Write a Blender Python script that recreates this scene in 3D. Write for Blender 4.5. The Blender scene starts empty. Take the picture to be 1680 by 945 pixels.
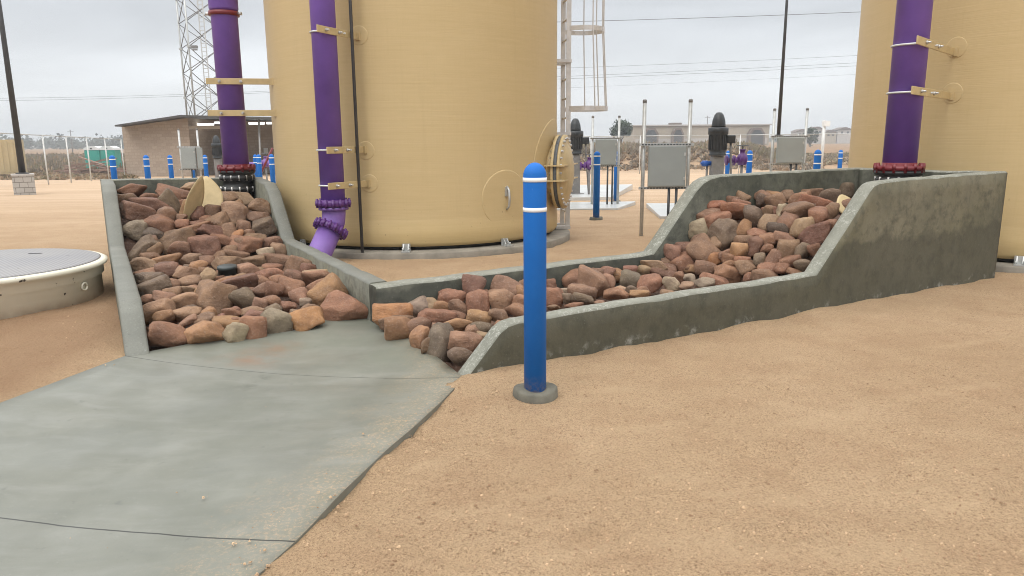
import bpy, bmesh, math, random
import numpy as np
from mathutils import Vector, Matrix
random.seed(7); RNG = np.random.default_rng(7)
S = bpy.context.scene; COL = S.collection; PI = math.pi
# ------------------------------------------------------------------ camera model (solved from the photograph's verticals and horizon)
FPX = 1195.0; PITCH = math.atan(240/1195); ROLL = math.radians(.45); CH = 1.5
_F = np.array([0, math.cos(PITCH), -math.sin(PITCH)]); _R = np.array([1., 0, 0]); _U = np.cross(_R, _F)
_c, _s = math.cos(ROLL), math.sin(ROLL)
RX, UX = _c*_R-_s*_U, _s*_R+_c*_U
CAM = np.array([0, 0, CH])
def ray(x, y): return _F+RX*(x-840)/FPX-UX*(y-472.5)/FPX
def gz(Y): return -0.015*min(max(0, Y-9), 51)
def pz(x, y, z):
    d = ray(x, y); return CAM+d*(z-CH)/d[2]
def pY(x, y, Y):
    d = ray(x, y); return CAM+d*Y/d[1]
def gp(x, y):
    z = 0
    for _ in range(50):
        P = pz(x, y, z); z = gz(P[1])
    return P
def proj(P):
    v = np.asarray(P, float)-CAM; z = v@_F
    return 840+FPX*(v@RX)/z, 472.5-FPX*(v@UX)/z
# local frame of the concrete basins: s along the front wall, o across it
A0 = np.array([-.31, 4.52]); D0 = np.array([.862, .507]); N0 = np.array([-.507, .862])
def L(s, o, z=0.):
    q = A0+D0*s+N0*o; return Vector((q[0], q[1], z))
def toL(P):
    q = np.asarray(P)[:2]-A0; return q@D0, q@N0
# ------------------------------------------------------------------ noise
def vnoise(x, y, seed=0):
    xi = np.floor(x).astype(np.int64); yi = np.floor(y).astype(np.int64); fx = x-xi; fy = y-yi
    fx = fx*fx*(3-2*fx); fy = fy*fy*(3-2*fy)
    def h(a, b):
        n = (a*374761393+b*668265263+seed*974711) & 0xffffffff
        n = ((n ^ (n >> 13))*1274126177) & 0xffffffff
        return ((n ^ (n >> 16)) & 0xffff)/65535.
    return (h(xi, yi)*(1-fx)+h(xi+1, yi)*fx)*(1-fy)+(h(xi, yi+1)*(1-fx)+h(xi+1, yi+1)*fx)*fy
def sstep(x, a, b):
    t = np.clip((x-a)/(b-a), 0, 1); return t*t*(3-2*t)
# ------------------------------------------------------------------ materials
def srgb(r, g, b): return tuple((c/255/12.92 if c/255 <= .04045 else ((c/255+.055)/1.055)**2.4) for c in (r, g, b))+(1,)
class NT:
    def __init__(s, name):
        s.m = bpy.data.materials.new(name); s.m.use_nodes = True; s.t = s.m.node_tree
        s.b = s.t.nodes['Principled BSDF']; s.out = s.t.nodes['Material Output']; s.tc = None
    def n(s, ty, **kw):
        n = s.t.nodes.new(ty)
        for k, v in kw.items(): setattr(n, k, v)
        return n
    def l(s, a, b): s.t.links.new(a, b)
    def co(s, kind='Object'):
        if not s.tc: s.tc = s.n('ShaderNodeTexCoord')
        return s.tc.outputs[kind]
    def setin(s, sock, v):
        if hasattr(v, 'is_output'): s.l(v, sock)
        else: sock.default_value = v
    def noise(s, scale, detail=4, rough=.55, co=None, st=(1, 1, 1), out='Fac', dist=0):
        mp = s.n('ShaderNodeMapping'); s.l(co or s.co(), mp.inputs[0]); mp.inputs['Scale'].default_value = st
        n = s.n('ShaderNodeTexNoise'); s.l(mp.outputs[0], n.inputs['Vector']); n.inputs['Scale'].default_value = scale
        n.inputs['Detail'].default_value = detail; n.inputs['Roughness'].default_value = rough; n.inputs['Distortion'].default_value = dist
        return n.outputs[out]
    def voro(s, scale, out='Distance', co=None, feat='F1', st=(1, 1, 1)):
        mp = s.n('ShaderNodeMapping'); s.l(co or s.co(), mp.inputs[0]); mp.inputs['Scale'].default_value = st
        n = s.n('ShaderNodeTexVoronoi'); n.feature = feat; s.l(mp.outputs[0], n.inputs['Vector']); n.inputs['Scale'].default_value = scale
        return n.outputs[out]
    def ramp(s, v, a, b, ca=0, cb=1):
        n = s.n('ShaderNodeMapRange'); n.clamp = True; s.l(v, n.inputs[0])
        for i, q in zip((1, 2, 3, 4), (a, b, ca, cb)): n.inputs[i].default_value = q
        return n.outputs[0]
    def mix(s, f, a, b, mode='MIX'):
        n = s.n('ShaderNodeMix'); n.data_type = 'RGBA'; n.blend_type = mode
        s.setin(n.inputs[0], f); s.setin(n.inputs[6], a); s.setin(n.inputs[7], b); return n.outputs[2]
    def math(s, op, a, b=0):
        n = s.n('ShaderNodeMath'); n.operation = op; s.setin(n.inputs[0], a); s.setin(n.inputs[1], b); return n.outputs[0]
    def sep(s, co=None):
        n = s.n('ShaderNodeSeparateXYZ'); s.l(co or s.co(), n.inputs[0]); return n.outputs
    def base(s, v): s.setin(s.b.inputs['Base Color'], v)
    def rough(s, v): s.setin(s.b.inputs['Roughness'], v)
    def bump(s, h, strength=.3, dist=.01, prev=None):
        n = s.n('ShaderNodeBump'); n.inputs['Strength'].default_value = strength; n.inputs['Distance'].default_value = dist
        s.l(h, n.inputs['Height'])
        if prev: s.l(prev, n.inputs['Normal'])
        s.l(n.outputs[0], s.b.inputs['Normal']); return n.outputs[0]
def sc(c, k): return (c[0]*k, c[1]*k, c[2]*k, 1)
def simple(name, c, rough=.6, metal=0, var=.25, scale=6, bump=.1, bscale=60, st=(1, 1, 1)):
    t = NT(name); f = t.noise(scale, 5, .6, st=st)
    t.base(t.mix(t.ramp(f, .3, .7), sc(c, 1-var), sc(c, 1+var*.6))); t.rough(rough); t.b.inputs['Metallic'].default_value = metal
    if bump: t.bump(t.noise(bscale, 3, .6), bump, .004)
    return t.m
M = {}
def mk():
    # sand: decomposed granite
    t = NT('decomposed_granite'); big = t.noise(.35, 4, .6); mid = t.noise(2.3, 5, .65); fine = t.noise(92, 4, .8); grit = t.noise(210, 2, .7)
    c = t.mix(t.ramp(big, .3, .7), (.495, .342, .207, 1), (.58, .412, .256, 1))
    c = t.mix(t.math('MULTIPLY', t.ramp(mid, .45, .7), .6), c, (.43, .275, .163, 1)); c = t.mix(t.ramp(t.noise(.8, 4, .6), .52, .66, 0, .4), c, (.64, .465, .30, 1))
    c = t.mix(t.ramp(fine, .34, .50, .85, 0), c, (.21, .128, .073, 1))
    c = t.mix(t.ramp(grit, .58, .72, 0, .75), c, (.74, .54, .35, 1))
    c = t.mix(t.ramp(grit, .42, .28, 0, .85), c, (.15, .085, .048, 1))
    clod = t.voro(38); c = t.mix(t.ramp(clod, .30, .05, 0, .35), c, (.62, .44, .285, 1))
    at = t.n('ShaderNodeAttribute'); at.attribute_name = 'scuff'; c = t.mix(t.math('MULTIPLY', at.outputs['Fac'], t.ramp(t.noise(14, 4, .7), .3, .6, .1, .6)), c, (.575, .412, .258, 1))
    xyz = t.sep(); far = t.ramp(xyz[1], 8, 26)
    trk = t.noise(1.1, 4, .6, st=(.12, 1.6, 1)); farc = t.mix(t.ramp(trk, .35, .65), (.47, .335, .225, 1), (.585, .44, .31, 1))
    c = t.mix(t.math('MULTIPLY', far, .85), c, farc)  # distant sand painted paler, imitating its lighter look at a shallow view
    wild = t.math('MULTIPLY', t.ramp(xyz[1], 47, 56), 1); wc = t.mix(t.ramp(t.noise(.5, 5, .7), .4, .65), (.20, .125, .07, 1), (.36, .235, .14, 1))
    c = t.mix(wild, c, wc)
    damp = t.math('MULTIPLY', t.ramp(xyz[0], -2.9, -3.3), t.ramp(xyz[1], 9, 6.5))
    c = t.mix(t.math('MULTIPLY', damp, .5), c, (.27, .15, .085, 1))
    t.base(c); t.rough(.95); t.b.inputs['Specular IOR Level'].default_value = .15
    b = t.bump(t.noise(26, 5, .8), .7, .03); b = t.bump(t.noise(75, 4, .8), .9, .014, b); b = t.bump(grit, 1, .008, b); t.bump(clod, .5, .012, b); M['sand'] = t.m
    t = NT('grit'); g = t.noise(3, 2); t.base(t.mix(t.ramp(t.noise(9, 2), .4, .6), (.30, .19, .11, 1), (.56, .39, .24, 1))); t.rough(.9); M['grit'] = t.m
    # apron
    t = NT('apron_concrete'); a = t.noise(1.2, 5, .6, st=(1, 1, 1)); st = t.noise(3.0, 5, .65, st=(.6, 1.9, 1), dist=.6); f = t.noise(45, 4, .7)
    c = t.mix(t.ramp(a, .3, .7), (.148, .153, .128, 1), (.196, .200, .170, 1)); c = t.mix(t.ramp(st, .48, .75, 0, .45), c, (.26, .262, .24, 1))
    c = t.mix(t.ramp(st, .45, .25, 0, .4), c, (.125, .133, .118, 1))
    c = t.mix(t.ramp(t.noise(.9, 4, .6), .5, .64, 0, .4), c, (.120, .128, .104, 1)); c = t.mix(t.ramp(t.noise(2.4, 5, .65), .56, .68, 0, .18), c, (.25, .25, .22, 1))
    c = t.mix(t.ramp(f, .6, .8, 0, .45), c, (.28, .275, .245, 1)); c = t.mix(t.ramp(t.noise(150, 3, .7), .62, .74, 0, .5), c, (.09, .092, .082, 1)); c = t.mix(t.ramp(t.noise(14, 3, .6), .66, .76, 0, .5), c, (.10, .105, .095, 1))
    uv = t.sep(t.co('UV')); v, u = uv[0], uv[1]
    right = t.ramp(t.math('ADD', v, t.math('MULTIPLY', t.math('SUBTRACT', t.noise(2.2, 5, .7), .5), .5)), .84, 1.06)
    gr = t.math('MULTIPLY', right, t.ramp(t.noise(55, 4, .8), .5, .62))
    c = t.mix(t.math('MULTIPLY', gr, .7), c, (.50, .34, .21, 1)); c = t.mix(t.math('MULTIPLY', right, .2), c, (.36, .30, .19, 1))
    # rust run-off below the left rocks, wet by the stones
    rust = t.math('MULTIPLY', t.math('MULTIPLY', t.ramp(v, .18, .30), t.ramp(v, .46, .36)), t.math('MULTIPLY', t.ramp(u, -.62, -.42), t.ramp(u, -.02, -.2)))
    c = t.mix(t.math('MULTIPLY', rust, t.ramp(t.noise(4, 4, .6), .36, .6, 0, .65)), c, (.25, .115, .055, 1))
    wet = t.ramp(u, -.02, -.3); c = t.mix(t.math('MULTIPLY', wet, t.ramp(t.noise(1.6, 3), .35, .65, .1, .55)), c, (.135, .142, .105, 1))
    patch = t.math('MULTIPLY', t.math('MULTIPLY', t.ramp(v, .38, .45), t.ramp(v, .56, .5)), t.math('MULTIPLY', t.ramp(u, .02, .08), t.ramp(u, .42, .3)))
    c = t.mix(t.math('MULTIPLY', patch, t.ramp(t.noise(5, 5, .7), .5, .58, 0, .6)), c, (.105, .11, .09, 1))
    for u0, w in ((0.0, .004), (2.03, .006)):
        wob = t.math('MULTIPLY', t.math('SUBTRACT', t.noise(3, 3), .5), .02)
        dd = t.math('ABSOLUTE', t.math('SUBTRACT', t.math('ADD', u, wob), u0)); c = t.mix(t.ramp(dd, w, w*.4), c, (.035, .036, .032, 1))
    t.base(c); t.rough(t.ramp(t.noise(1.6, 3), .35, .65, .30, .66)); t.b.inputs['Specular IOR Level'].default_value = .4; b = t.bump(st, .12, .01); t.bump(f, .12, .003, b); M['apron'] = t.m
    # basin walls: formed faces and trowelled tops
    def wall(nm, lo, hi, dark, eff, wetz):
        t = NT(nm); a = t.noise(1.7, 5, .65); m = t.noise(9, 5, .7); f = t.noise(60, 4, .7); ver = t.noise(5, 4, .6, st=(1, 1, .12))
        c = t.mix(t.ramp(a, .38, .62), lo, hi); c = t.mix(t.ramp(t.noise(.8, 4, .6), .46, .62, 0, .45), c, (lo[0]*1.25, lo[1]*1.2, lo[2]*.95, 1)); c = t.mix(t.ramp(m, .48, .68, 0, .65), c, dark); c = t.mix(t.ramp(t.noise(3.3, 5, .7), .56, .7, 0, .4), c, sc(hi, 1.35)); c = t.mix(t.ramp(ver, .5, .75, 0, .35), c, dark)
        z = t.sep()[2]; edge = t.math('ADD', z, t.math('MULTIPLY', t.math('SUBTRACT', t.noise(2.4, 5, .6), .5), .55))
        c = t.mix(t.ramp(edge, wetz+.02, wetz-.05, 0, .62), c, dark)
        e = t.math('MULTIPLY', t.ramp(t.noise(7, 5, .7), .54, .68), t.ramp(t.math('ADD', z, t.math('MULTIPLY', m, .12)), .16, .04)); c = t.mix(t.math('MULTIPLY', e, eff), c, (.5, .5, .46, 1))
        c = t.mix(t.ramp(f, .62, .75, 0, .35), c, (.30, .28, .22, 1)); c = t.mix(t.ramp(t.voro(40), .12, .06, 0, .6), c, (.04, .04, .03, 1))
        t.base(c); t.rough(.72); b = t.bump(m, .45, .02); t.bump(f, .4, .004, b); return t.m
    M['wall'] = wall('formed_concrete', (.108, .102, .067, 1), (.170, .155, .105, 1), (.043, .042, .028, 1), .8, .62)
    M['wall_grey'] = wall('grey_concrete', (.130, .130, .100, 1), (.20, .196, .155, 1), (.055, .057, .044, 1), .9, .1)
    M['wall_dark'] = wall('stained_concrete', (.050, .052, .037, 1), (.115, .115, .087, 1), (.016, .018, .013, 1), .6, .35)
    t = NT('trowelled_concrete'); a = t.noise(3, 5, .65); st = t.noise(22, 5, .75, dist=1.5); f = t.noise(80, 3, .7)
    c = t.mix(t.ramp(a, .3, .7), (.16, .162, .132, 1), (.25, .25, .208, 1)); c = t.mix(t.math('MULTIPLY', t.ramp(st, .5, .68, 0, .8), t.ramp(t.noise(2.2, 4, .6), .36, .62, .15, 1)), c, (.52, .53, .48, 1)); c = t.mix(t.ramp(st, .42, .3, 0, .55), c, (.17, .18, .15, 1))
    t.base(c); t.rough(.75); b = t.bump(st, .35, .008); t.bump(f, .3, .003, b); M['top'] = t.m
    t = NT('smooth_trowelled_concrete'); a = t.noise(2, 5, .65); st = t.noise(12, 5, .7, dist=1); f = t.noise(80, 3, .7)
    c = t.mix(t.ramp(a, .3, .7), (.142, .145, .125, 1), (.195, .197, .170, 1)); c = t.mix(t.ramp(st, .62, .75, 0, .5), c, (.33, .345, .32, 1)); c = t.mix(t.ramp(st, .36, .25, 0, .4), c, (.07, .078, .07, 1))
    c = t.mix(t.ramp(f, .58, .74, 0, .5), c, (.32, .33, .30, 1)); c = t.mix(t.ramp(f, .42, .28, 0, .5), c, (.07, .075, .068, 1)); t.base(c); t.rough(.7); b = t.bump(st, .3, .008); t.bump(f, .4, .004, b); M['top_smooth'] = t.m
    # rocks
    t = NT('rock'); oi = t.n('ShaderNodeObjectInfo'); oc = oi.outputs['Color']
    mp = t.n('ShaderNodeVectorMath'); mp.operation = 'ADD'; rv = t.n('ShaderNodeCombineXYZ'); rr = t.math('MULTIPLY', oi.outputs['Random'], 40)
    t.l(rr, rv.inputs[0]); t.l(rr, rv.inputs[1]); t.l(t.co(), mp.inputs[0]); t.l(rv.outputs[0], mp.inputs[1]); q = mp.outputs[0]
    a = t.noise(7, 5, .65, co=q); f = t.noise(45, 5, .75, co=q); sp = t.noise(130, 2, .6, co=q); vein = t.noise(9, 6, .7, co=q, dist=2.2, st=(1, 1, 2.2))
    c = t.mix(t.ramp(a, .3, .7), t.mix(1, oc, (.62, .56, .54, 1), 'MULTIPLY'), t.mix(1, oc, (1.28, 1.24, 1.18, 1), 'MULTIPLY'))
    c = t.mix(t.ramp(f, .54, .72, 0, .6), c, t.mix(.5, oc, (.52, .40, .31, 1))); c = t.mix(t.ramp(f, .42, .28, 0, .5), c, t.mix(.7, oc, (.06, .035, .025, 1)))
    c = t.mix(t.ramp(vein, .60, .68, 0, .4), c, t.mix(.45, oc, (.34, .17, .085, 1))); c = t.mix(t.ramp(sp, .64, .72, 0, .4), c, (.5, .42, .35, 1))
    t.base(c); t.rough(t.ramp(a, .3, .7, .55, .82)); t.b.inputs['Specular IOR Level'].default_value = .35
    b = t.bump(a, .5, .04, None); b = t.bump(vein, .5, .02, b); t.bump(f, .9, .009, b); M['rock'] = t.m
    # tank FRP
    t = NT('tan_fiberglass'); w = t.noise(1.0, 5, .7, st=(1.5, 1.5, 26)); w2 = t.noise(2.2, 4, .65, st=(3, 3, 75)); a = t.noise(.45, 3, .5)
    c = t.mix(t.ramp(w, .3, .72), (.50, .378, .192, 1), (.54, .412, .22, 1)); c = t.mix(t.ramp(a, .35, .7, 0, .4), c, (.57, .445, .245, 1))
    c = t.mix(t.ramp(w2, .62, .8, 0, .25), c, (.42, .305, .15, 1))
    ver = t.noise(3, 4, .7, st=(12, 12, .5)); c = t.mix(t.ramp(ver, .5, .75, 0, .18), c, (.43, .315, .155, 1)); drip = t.noise(1.4, 5, .7, st=(3, 3, .18)); c = t.mix(t.ramp(drip, .58, .72, 0, .22), c, (.40, .29, .15, 1))
    z = t.sep()[2]; c = t.mix(t.math('MULTIPLY', t.ramp(z, .5, .12), t.ramp(t.noise(1.3, 3), .35, .6, .2, .55)), c, (.56, .42, .19, 1))
    spk = t.math('MULTIPLY', t.ramp(t.noise(26, 2, .4), .74, .78), t.ramp(z, 1.0, .2)); c = t.mix(t.math('MULTIPLY', spk, .8), c, (.12, .07, .03, 1))
    t.base(c); t.rough(.5); t.b.inputs['Specular IOR Level'].default_value = .3
    b = t.bump(t.noise(1, 4, .7, st=(.6, .6, 60)), .16, .012); b = t.bump(ver, .05, .006, b); t.bump(w2, .15, .004, b); M['tank'] = t.m
    M['cream'] = simple('cream_fiberglass', (.50, .38, .195), .5, 0, .14, 9, .12)
    M['flapcream'] = simple('pale_cream_fiberglass', (.55, .43, .235), .55, 0, .16, 8, .1)
    def paint(nm, c, r, scr):
        t = NT(nm); a = t.noise(3, 4, .6); s_ = t.noise(14, 5, .75, st=(1, 1, .35)); cc = t.mix(t.ramp(a, .3, .7), sc(c, .86), sc(c, 1.12))
        cc = t.mix(t.ramp(s_, .68, .74, 0, scr), cc, sc([min(1, x*1.6+.12) for x in c], 1)); t.base(cc); t.rough(t.ramp(a, .3, .7, r-.06, r+.1)); t.bump(t.noise(90, 2), .04, .002); return t.m
    M['purple'] = paint('purple_pipe_paint', (.165, .084, .37), .48, .45)
    M['violet'] = paint('violet_enamel', (.195, .105, .355), .45, .3)
    M['violet_dark'] = paint('dark_violet_iron', (.10, .03, .17), .45, .3)
    M['red'] = paint('red_enamel', (.165, .016, .022), .42, .3)
    M['black'] = simple('black_rubber', (.018, .018, .018), .45, 0, .3, 10, .1)
    M['blackcap'] = simple('dark_plastic', (.035, .045, .045), .4, 0, .3, 10, .1)
    t = NT('blue_sleeve'); a = t.noise(5, 4, .6); c = t.mix(t.ramp(a, .3, .7), (.006, .125, .47, 1), (.010, .145, .52, 1)); c = t.mix(t.ramp(t.noise(60, 4, .8, st=(1, 1, .3)), .66, .78, 0, .35), c, (.25, .35, .6, 1)); c = t.mix(t.math('MULTIPLY', t.ramp(t.sep()[2], .16, .0), t.ramp(t.noise(30, 4, .7), .4, .6, .1, .8)), c, (.38, .27, .17, 1)); t.base(c); t.rough(.6); t.b.inputs['Specular IOR Level'].default_value = .3; t.bump(t.noise(80, 3), .06, .002); M['blue'] = t.m
    M['bluepipe'] = paint('blue_enamel', (.012, .085, .36), .4, .3)
    M['white'] = simple('white_band', (.80, .81, .82), .5, 0, .06, 20, .05)
    M['footing'] = simple('footing_concrete', (.135, .127, .10), .85, 0, .35, 12, .6, 40)
    M['pad'] = simple('pad_concrete', (.24, .215, .175), .75, 0, .3, 5, .3, 40)
    M['slab'] = simple('pale_slab', (.50, .51, .50), .28, 0, .2, 1.5, .1, 30)
    M['galv'] = simple('galvanised_steel', (.48, .49, .48), .45, .55, .18, 14, .1)
    M['galvpale'] = simple('pale_galvanised', (.60, .61, .60), .5, .2, .12, 10, .05)
    M['alu'] = simple('aluminium', (.62, .61, .60), .45, .3, .15, 9, .08)
    M['panel'] = simple('grey_panel', (.275, .30, .295), .5, .1, .08, 3, .03)
    M['dark'] = simple('dark_iron', (.028, .032, .036), .45, .1, .3, 9, .1)
    M['conduit'] = simple('dark_conduit', (.075, .075, .078), .5, .2, .25, 9, .05)
    M['column'] = simple('grey_iron', (.20, .195, .19), .55, .2, .25, 6, .1)
    M['bolt'] = simple('zinc_bolt', (.55, .54, .52), .4, .7, .2, 30, 0)
    M['gasket'] = simple('grey_gasket', (.10, .11, .12), .6, 0, .3, 12, .1)
    M['polepaint'] = simple('bronze_pole', (.035, .034, .034), .5, .2, .15, 4, 0)
    t = NT('vault_cream'); a = t.noise(2, 4, .6); c = t.mix(t.ramp(a, .3, .7), (.64, .61, .49, 1), (.74, .71, .585, 1)); c = t.mix(t.ramp(t.noise(11, 3, .55), .69, .73), c, (.05, .04, .03, 1))
    c = t.mix(t.math('MULTIPLY', t.ramp(t.sep()[2], .10, -.02), t.ramp(t.noise(6, 4), .3, .6, .2, .8)), c, (.40, .29, .19, 1)); t.base(c); t.rough(.55); t.bump(t.noise(40, 3), .1, .003); M['vault'] = t.m
    t = NT('diamond_plate'); k = t.n('ShaderNodeTexChecker'); t.l(t.co(), k.inputs[0]); k.inputs['Scale'].default_value = 42; k.inputs[1].default_value = (.19, .19, .20, 1); k.inputs[2].default_value = (.29, .29, .305, 1)
    c = t.mix(t.ramp(t.noise(11, 4, .6), .66, .72, 0, .85), k.outputs[0], (.06, .055, .05, 1)); c = t.mix(t.ramp(t.noise(1.3, 3), .4, .7, 0, .3), c, (.36, .34, .31, 1)); t.base(c); t.rough(.55); t.b.inputs['Metallic'].default_value = .0; t.bump(k.outputs[1], .5, .004); M['diamond'] = t.m
    # masonry
    def block(nm, c1, c2, mortar, bw, bh):
        t = NT(nm); xyz = t.sep(); cb = t.n('ShaderNodeCombineXYZ'); t.l(t.math('ADD', xyz[0], xyz[1]), cb.inputs[0]); t.l(xyz[2], cb.inputs[1])
        b = t.n('ShaderNodeTexBrick'); t.l(cb.outputs[0], b.inputs[0]); b.inputs['Scale'].default_value = 1; b.inputs['Brick Width'].default_value = bw; b.inputs['Row Height'].default_value = bh
        b.inputs['Mortar Size'].default_value = .012; b.inputs[1].default_value = c1; b.inputs[2].default_value = c2; b.inputs[3].default_value = mortar
        t.base(t.mix(t.ramp(t.noise(12, 5, .7), .35, .7, 0, .35), b.outputs[0], sc(c1, .6))); t.rough(.9); t.bump(b.outputs[1], -.5, .01); return t.m
    M['cmu'] = block('tan_block', (.36, .29, .23, 1), (.43, .35, .28, 1), (.31, .255, .205, 1), .4, .2)
    M['whiteblock'] = block('pale_block', (.46, .44, .41, 1), (.40, .38, .35, 1), (.16, .14, .125, 1), .36, .19)
    M['roofmetal'] = simple('weathered_roof', (.075, .072, .070), .6, .2, .2, 2, 0)
    M['light'] = NT('tube_light').m; b = M['light'].node_tree.nodes['Principled BSDF']; b.inputs['Emission Color'].default_value = (.95, 1, .98, 1); b.inputs['Emission Strength'].default_value = 2.5
    M['doorgrey'] = simple('grey_door', (.13, .145, .14), .5, 0, .1, 3, 0)
    M['container'] = simple('tan_container', (.47, .37, .20), .6, 0, .12, 1.5, 0)
    M['teal'] = simple('teal_plastic', (.02, .33, .27), .5, 0, .12, 2, 0)
    M['whiteplastic'] = simple('white_plastic', (.70, .72, .72), .5, 0, .08, 2, 0)
    M['lumber'] = simple('weathered_lumber', (.27, .165, .125), .85, 0, .45, 1.5, 0)
    M['brush1'] = simple('dry_brush', (.34, .245, .155), .9, 0, .3, .8, 0)
    M['brush2'] = simple('olive_brush', (.22, .19, .11), .9, 0, .3, .8, 0)
    M['brush3'] = simple('grey_brush', (.24, .195, .145), .9, 0, .3, .8, 0)
    M['leaf'] = simple('tree_leaf', (.032, .05, .024), .8, 0, .4, 2, 0)
    M['leaf2'] = simple('far_leaf', (.065, .075, .05), .9, 0, .3, .05, 0)
    M['bark'] = simple('bark', (.07, .05, .035), .9, 0, .3, 5, 0)
    M['stucco'] = simple('beige_stucco', (.38, .335, .27), .85, 0, .08, .2, 0)
    M['stucco_pale'] = simple('pale_stucco', (.46, .44, .42), .85, 0, .08, .2, 0)
    M['rooftile'] = simple('brown_roof', (.16, .125, .105), .8, 0, .2, 1, 0)
    M['glassdark'] = simple('dark_opening', (.06, .065, .07), .25, 0, .1, 1, 0)
    M['wire'] = simple('wire', (.16, .165, .17), .6, .2, .1, 1, 0)
    t = NT('chain_link'); tr = t.n('ShaderNodeBsdfTransparent'); mx = t.n('ShaderNodeMixShader'); xyz = t.sep()
    a = t.math('ADD', t.math('ADD', xyz[0], xyz[1]), xyz[2]); b_ = t.math('SUBTRACT', t.math('ADD', xyz[0], xyz[1]), xyz[2])
    fr = lambda v: t.math('LESS_THAN', t.math('FRACT', t.math('MULTIPLY', v, 11)), .045)
    t.l(t.math('MAXIMUM', fr(a), fr(b_)), mx.inputs[0]); t.l(tr.outputs[0], mx.inputs[1]); t.l(t.b.outputs[0], mx.inputs[2]); t.base((.5, .5, .5, 1)); t.l(mx.outputs[0], t.out.inputs[0]); M['mesh'] = t.m
mk()
# ------------------------------------------------------------------ mesh building
class MB:
    def __init__(s): s.bm = bmesh.new(); s.mats = []; s.mi = 0; s.smooth = False
    def use(s, m):
        if m not in s.mats: s.mats.append(m)
        s.mi = s.mats.index(m); return s
    def face(s, vs):
        try: f = s.bm.faces.new(vs)
        except ValueError: return
        f.material_index = s.mi; f.smooth = s.smooth; return f
    def frame(s, ax):
        ax = Vector(ax).normalized(); u = ax.orthogonal().normalized() if abs(ax.z) < .99 else Vector((1, 0, 0))
        if abs(ax.z) < .99: u = Vector((0, 0, 1)).cross(ax).normalized()
        return u, ax.cross(u).normalized(), ax
    def box(s, c, size, rz=0, M4=None):
        m = M4 or (Matrix.Translation(Vector(c)) @ Matrix.Rotation(rz, 4, 'Z'))
        v = [s.bm.verts.new(m @ Vector((x*size[0]/2, y*size[1]/2, z*size[2]/2))) for x in (-1, 1) for y in (-1, 1) for z in (-1, 1)]
        sm = s.smooth; s.smooth = False
        for q in ((0, 1, 3, 2), (4, 6, 7, 5), (0, 4, 5, 1), (2, 3, 7, 6), (0, 2, 6, 4), (1, 5, 7, 3)): s.face([v[i] for i in q])
        s.smooth = sm; return s
    def bar(s, a, b, w, h, up=(0, 0, 1)):
        a, b = Vector(a), Vector(b); ax = (b-a).normalized(); u = Vector(up).cross(ax)
        u = u.normalized() if u.length > 1e-4 else ax.orthogonal().normalized(); v = ax.cross(u).normalized()
        m = Matrix((u, ax, v)).transposed().to_4x4(); m.translation = (a+b)/2
        return s.box(None, (w, (b-a).length, h), M4=m)
    def lathe(s, prof, o=(0, 0, 0), ax=(0, 0, 1), n=24, cap=True):
        u, v, w = s.frame(ax); o = Vector(o); rings = []
        for r, h in prof:
            if r < 1e-6: rings.append([s.bm.verts.new(o+w*h)])
            else: rings.append([s.bm.verts.new(o+w*h+(u*math.cos(2*PI*i/n)+v*math.sin(2*PI*i/n))*r) for i in range(n)])
        sm = s.smooth; s.smooth = True
        for A, B in zip(rings, rings[1:]):
            for i in range(n):
                j = (i+1) % n
                if len(A) == 1 and len(B) == 1: continue
                if len(A) == 1: s.face([A[0], B[j], B[i]])
                elif len(B) == 1: s.face([A[i], A[j], B[0]])
                else: s.face([A[i], A[j], B[j], B[i]])
        s.smooth = False
        if cap:
            if len(rings[0]) > 1: s.face(rings[0][::-1])
            if len(rings[-1]) > 1: s.face(rings[-1])
        s.smooth = sm; return s
    def cyl(s, a, b, r, n=16, r2=None):
        a, b = Vector(a), Vector(b); return s.lathe([(r, 0), (r if r2 is None else r2, (b-a).length)], a, b-a, n)
    def tube(s, pts, r, n=12, cap=True):
        pts = [Vector(p) for p in pts]; rings = []; u = None
        for i, p in enumerate(pts):
            t = (pts[min(i+1, len(pts)-1)]-pts[max(i-1, 0)]).normalized()
            u = s.frame(t)[0] if u is None else (u-t*u.dot(t)).normalized()
            v = t.cross(u); rr = r[i] if isinstance(r, (list, tuple)) else r
            rings.append([s.bm.verts.new(p+(u*math.cos(2*PI*k/n)+v*math.sin(2*PI*k/n))*rr) for k in range(n)])
        sm = s.smooth; s.smooth = True
        for A, B in zip(rings, rings[1:]):
            for k in range(n): s.face([A[k], A[(k+1) % n], B[(k+1) % n], B[k]])
        s.smooth = sm
        if cap: s.face(rings[0][::-1]); s.face(rings[-1])
        return s
    def grid(s, P):   # P rows of points
        V = [[s.bm.verts.new(p) for p in r] for r in P]
        for A, B in zip(V, V[1:]):
            for i in range(len(A)-1): s.face([A[i], A[i+1], B[i+1], B[i]])
        return V
    def prism(s, pts, y0, y1):   # polygon in x,z run along y
        a = [s.bm.verts.new((x, y0, z)) for x, z in pts]; b = [s.bm.verts.new((x, y1, z)) for x, z in pts]; n = len(pts)
        s.face(a); s.face(b[::-1])
        for i in range(n): s.face([a[(i+1) % n], a[i], b[i], b[(i+1) % n]])
        return s
    def build(s, name, mat=None, parent=None, origin=None):
        if mat is not None and not s.mats: s.mats = [mat]
        bmesh.ops.recalc_face_normals(s.bm, faces=s.bm.faces)
        me = bpy.data.meshes.new(name)
        if origin is not None: bmesh.ops.translate(s.bm, verts=s.bm.verts, vec=-Vector(origin))
        s.bm.to_mesh(me); s.bm.free()
        for m in s.mats: me.materials.append(m)
        o = bpy.data.objects.new(name, me); COL.objects.link(o)
        if origin is not None: o.location = origin
        if parent is not None: o.parent = parent
        return o
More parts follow.
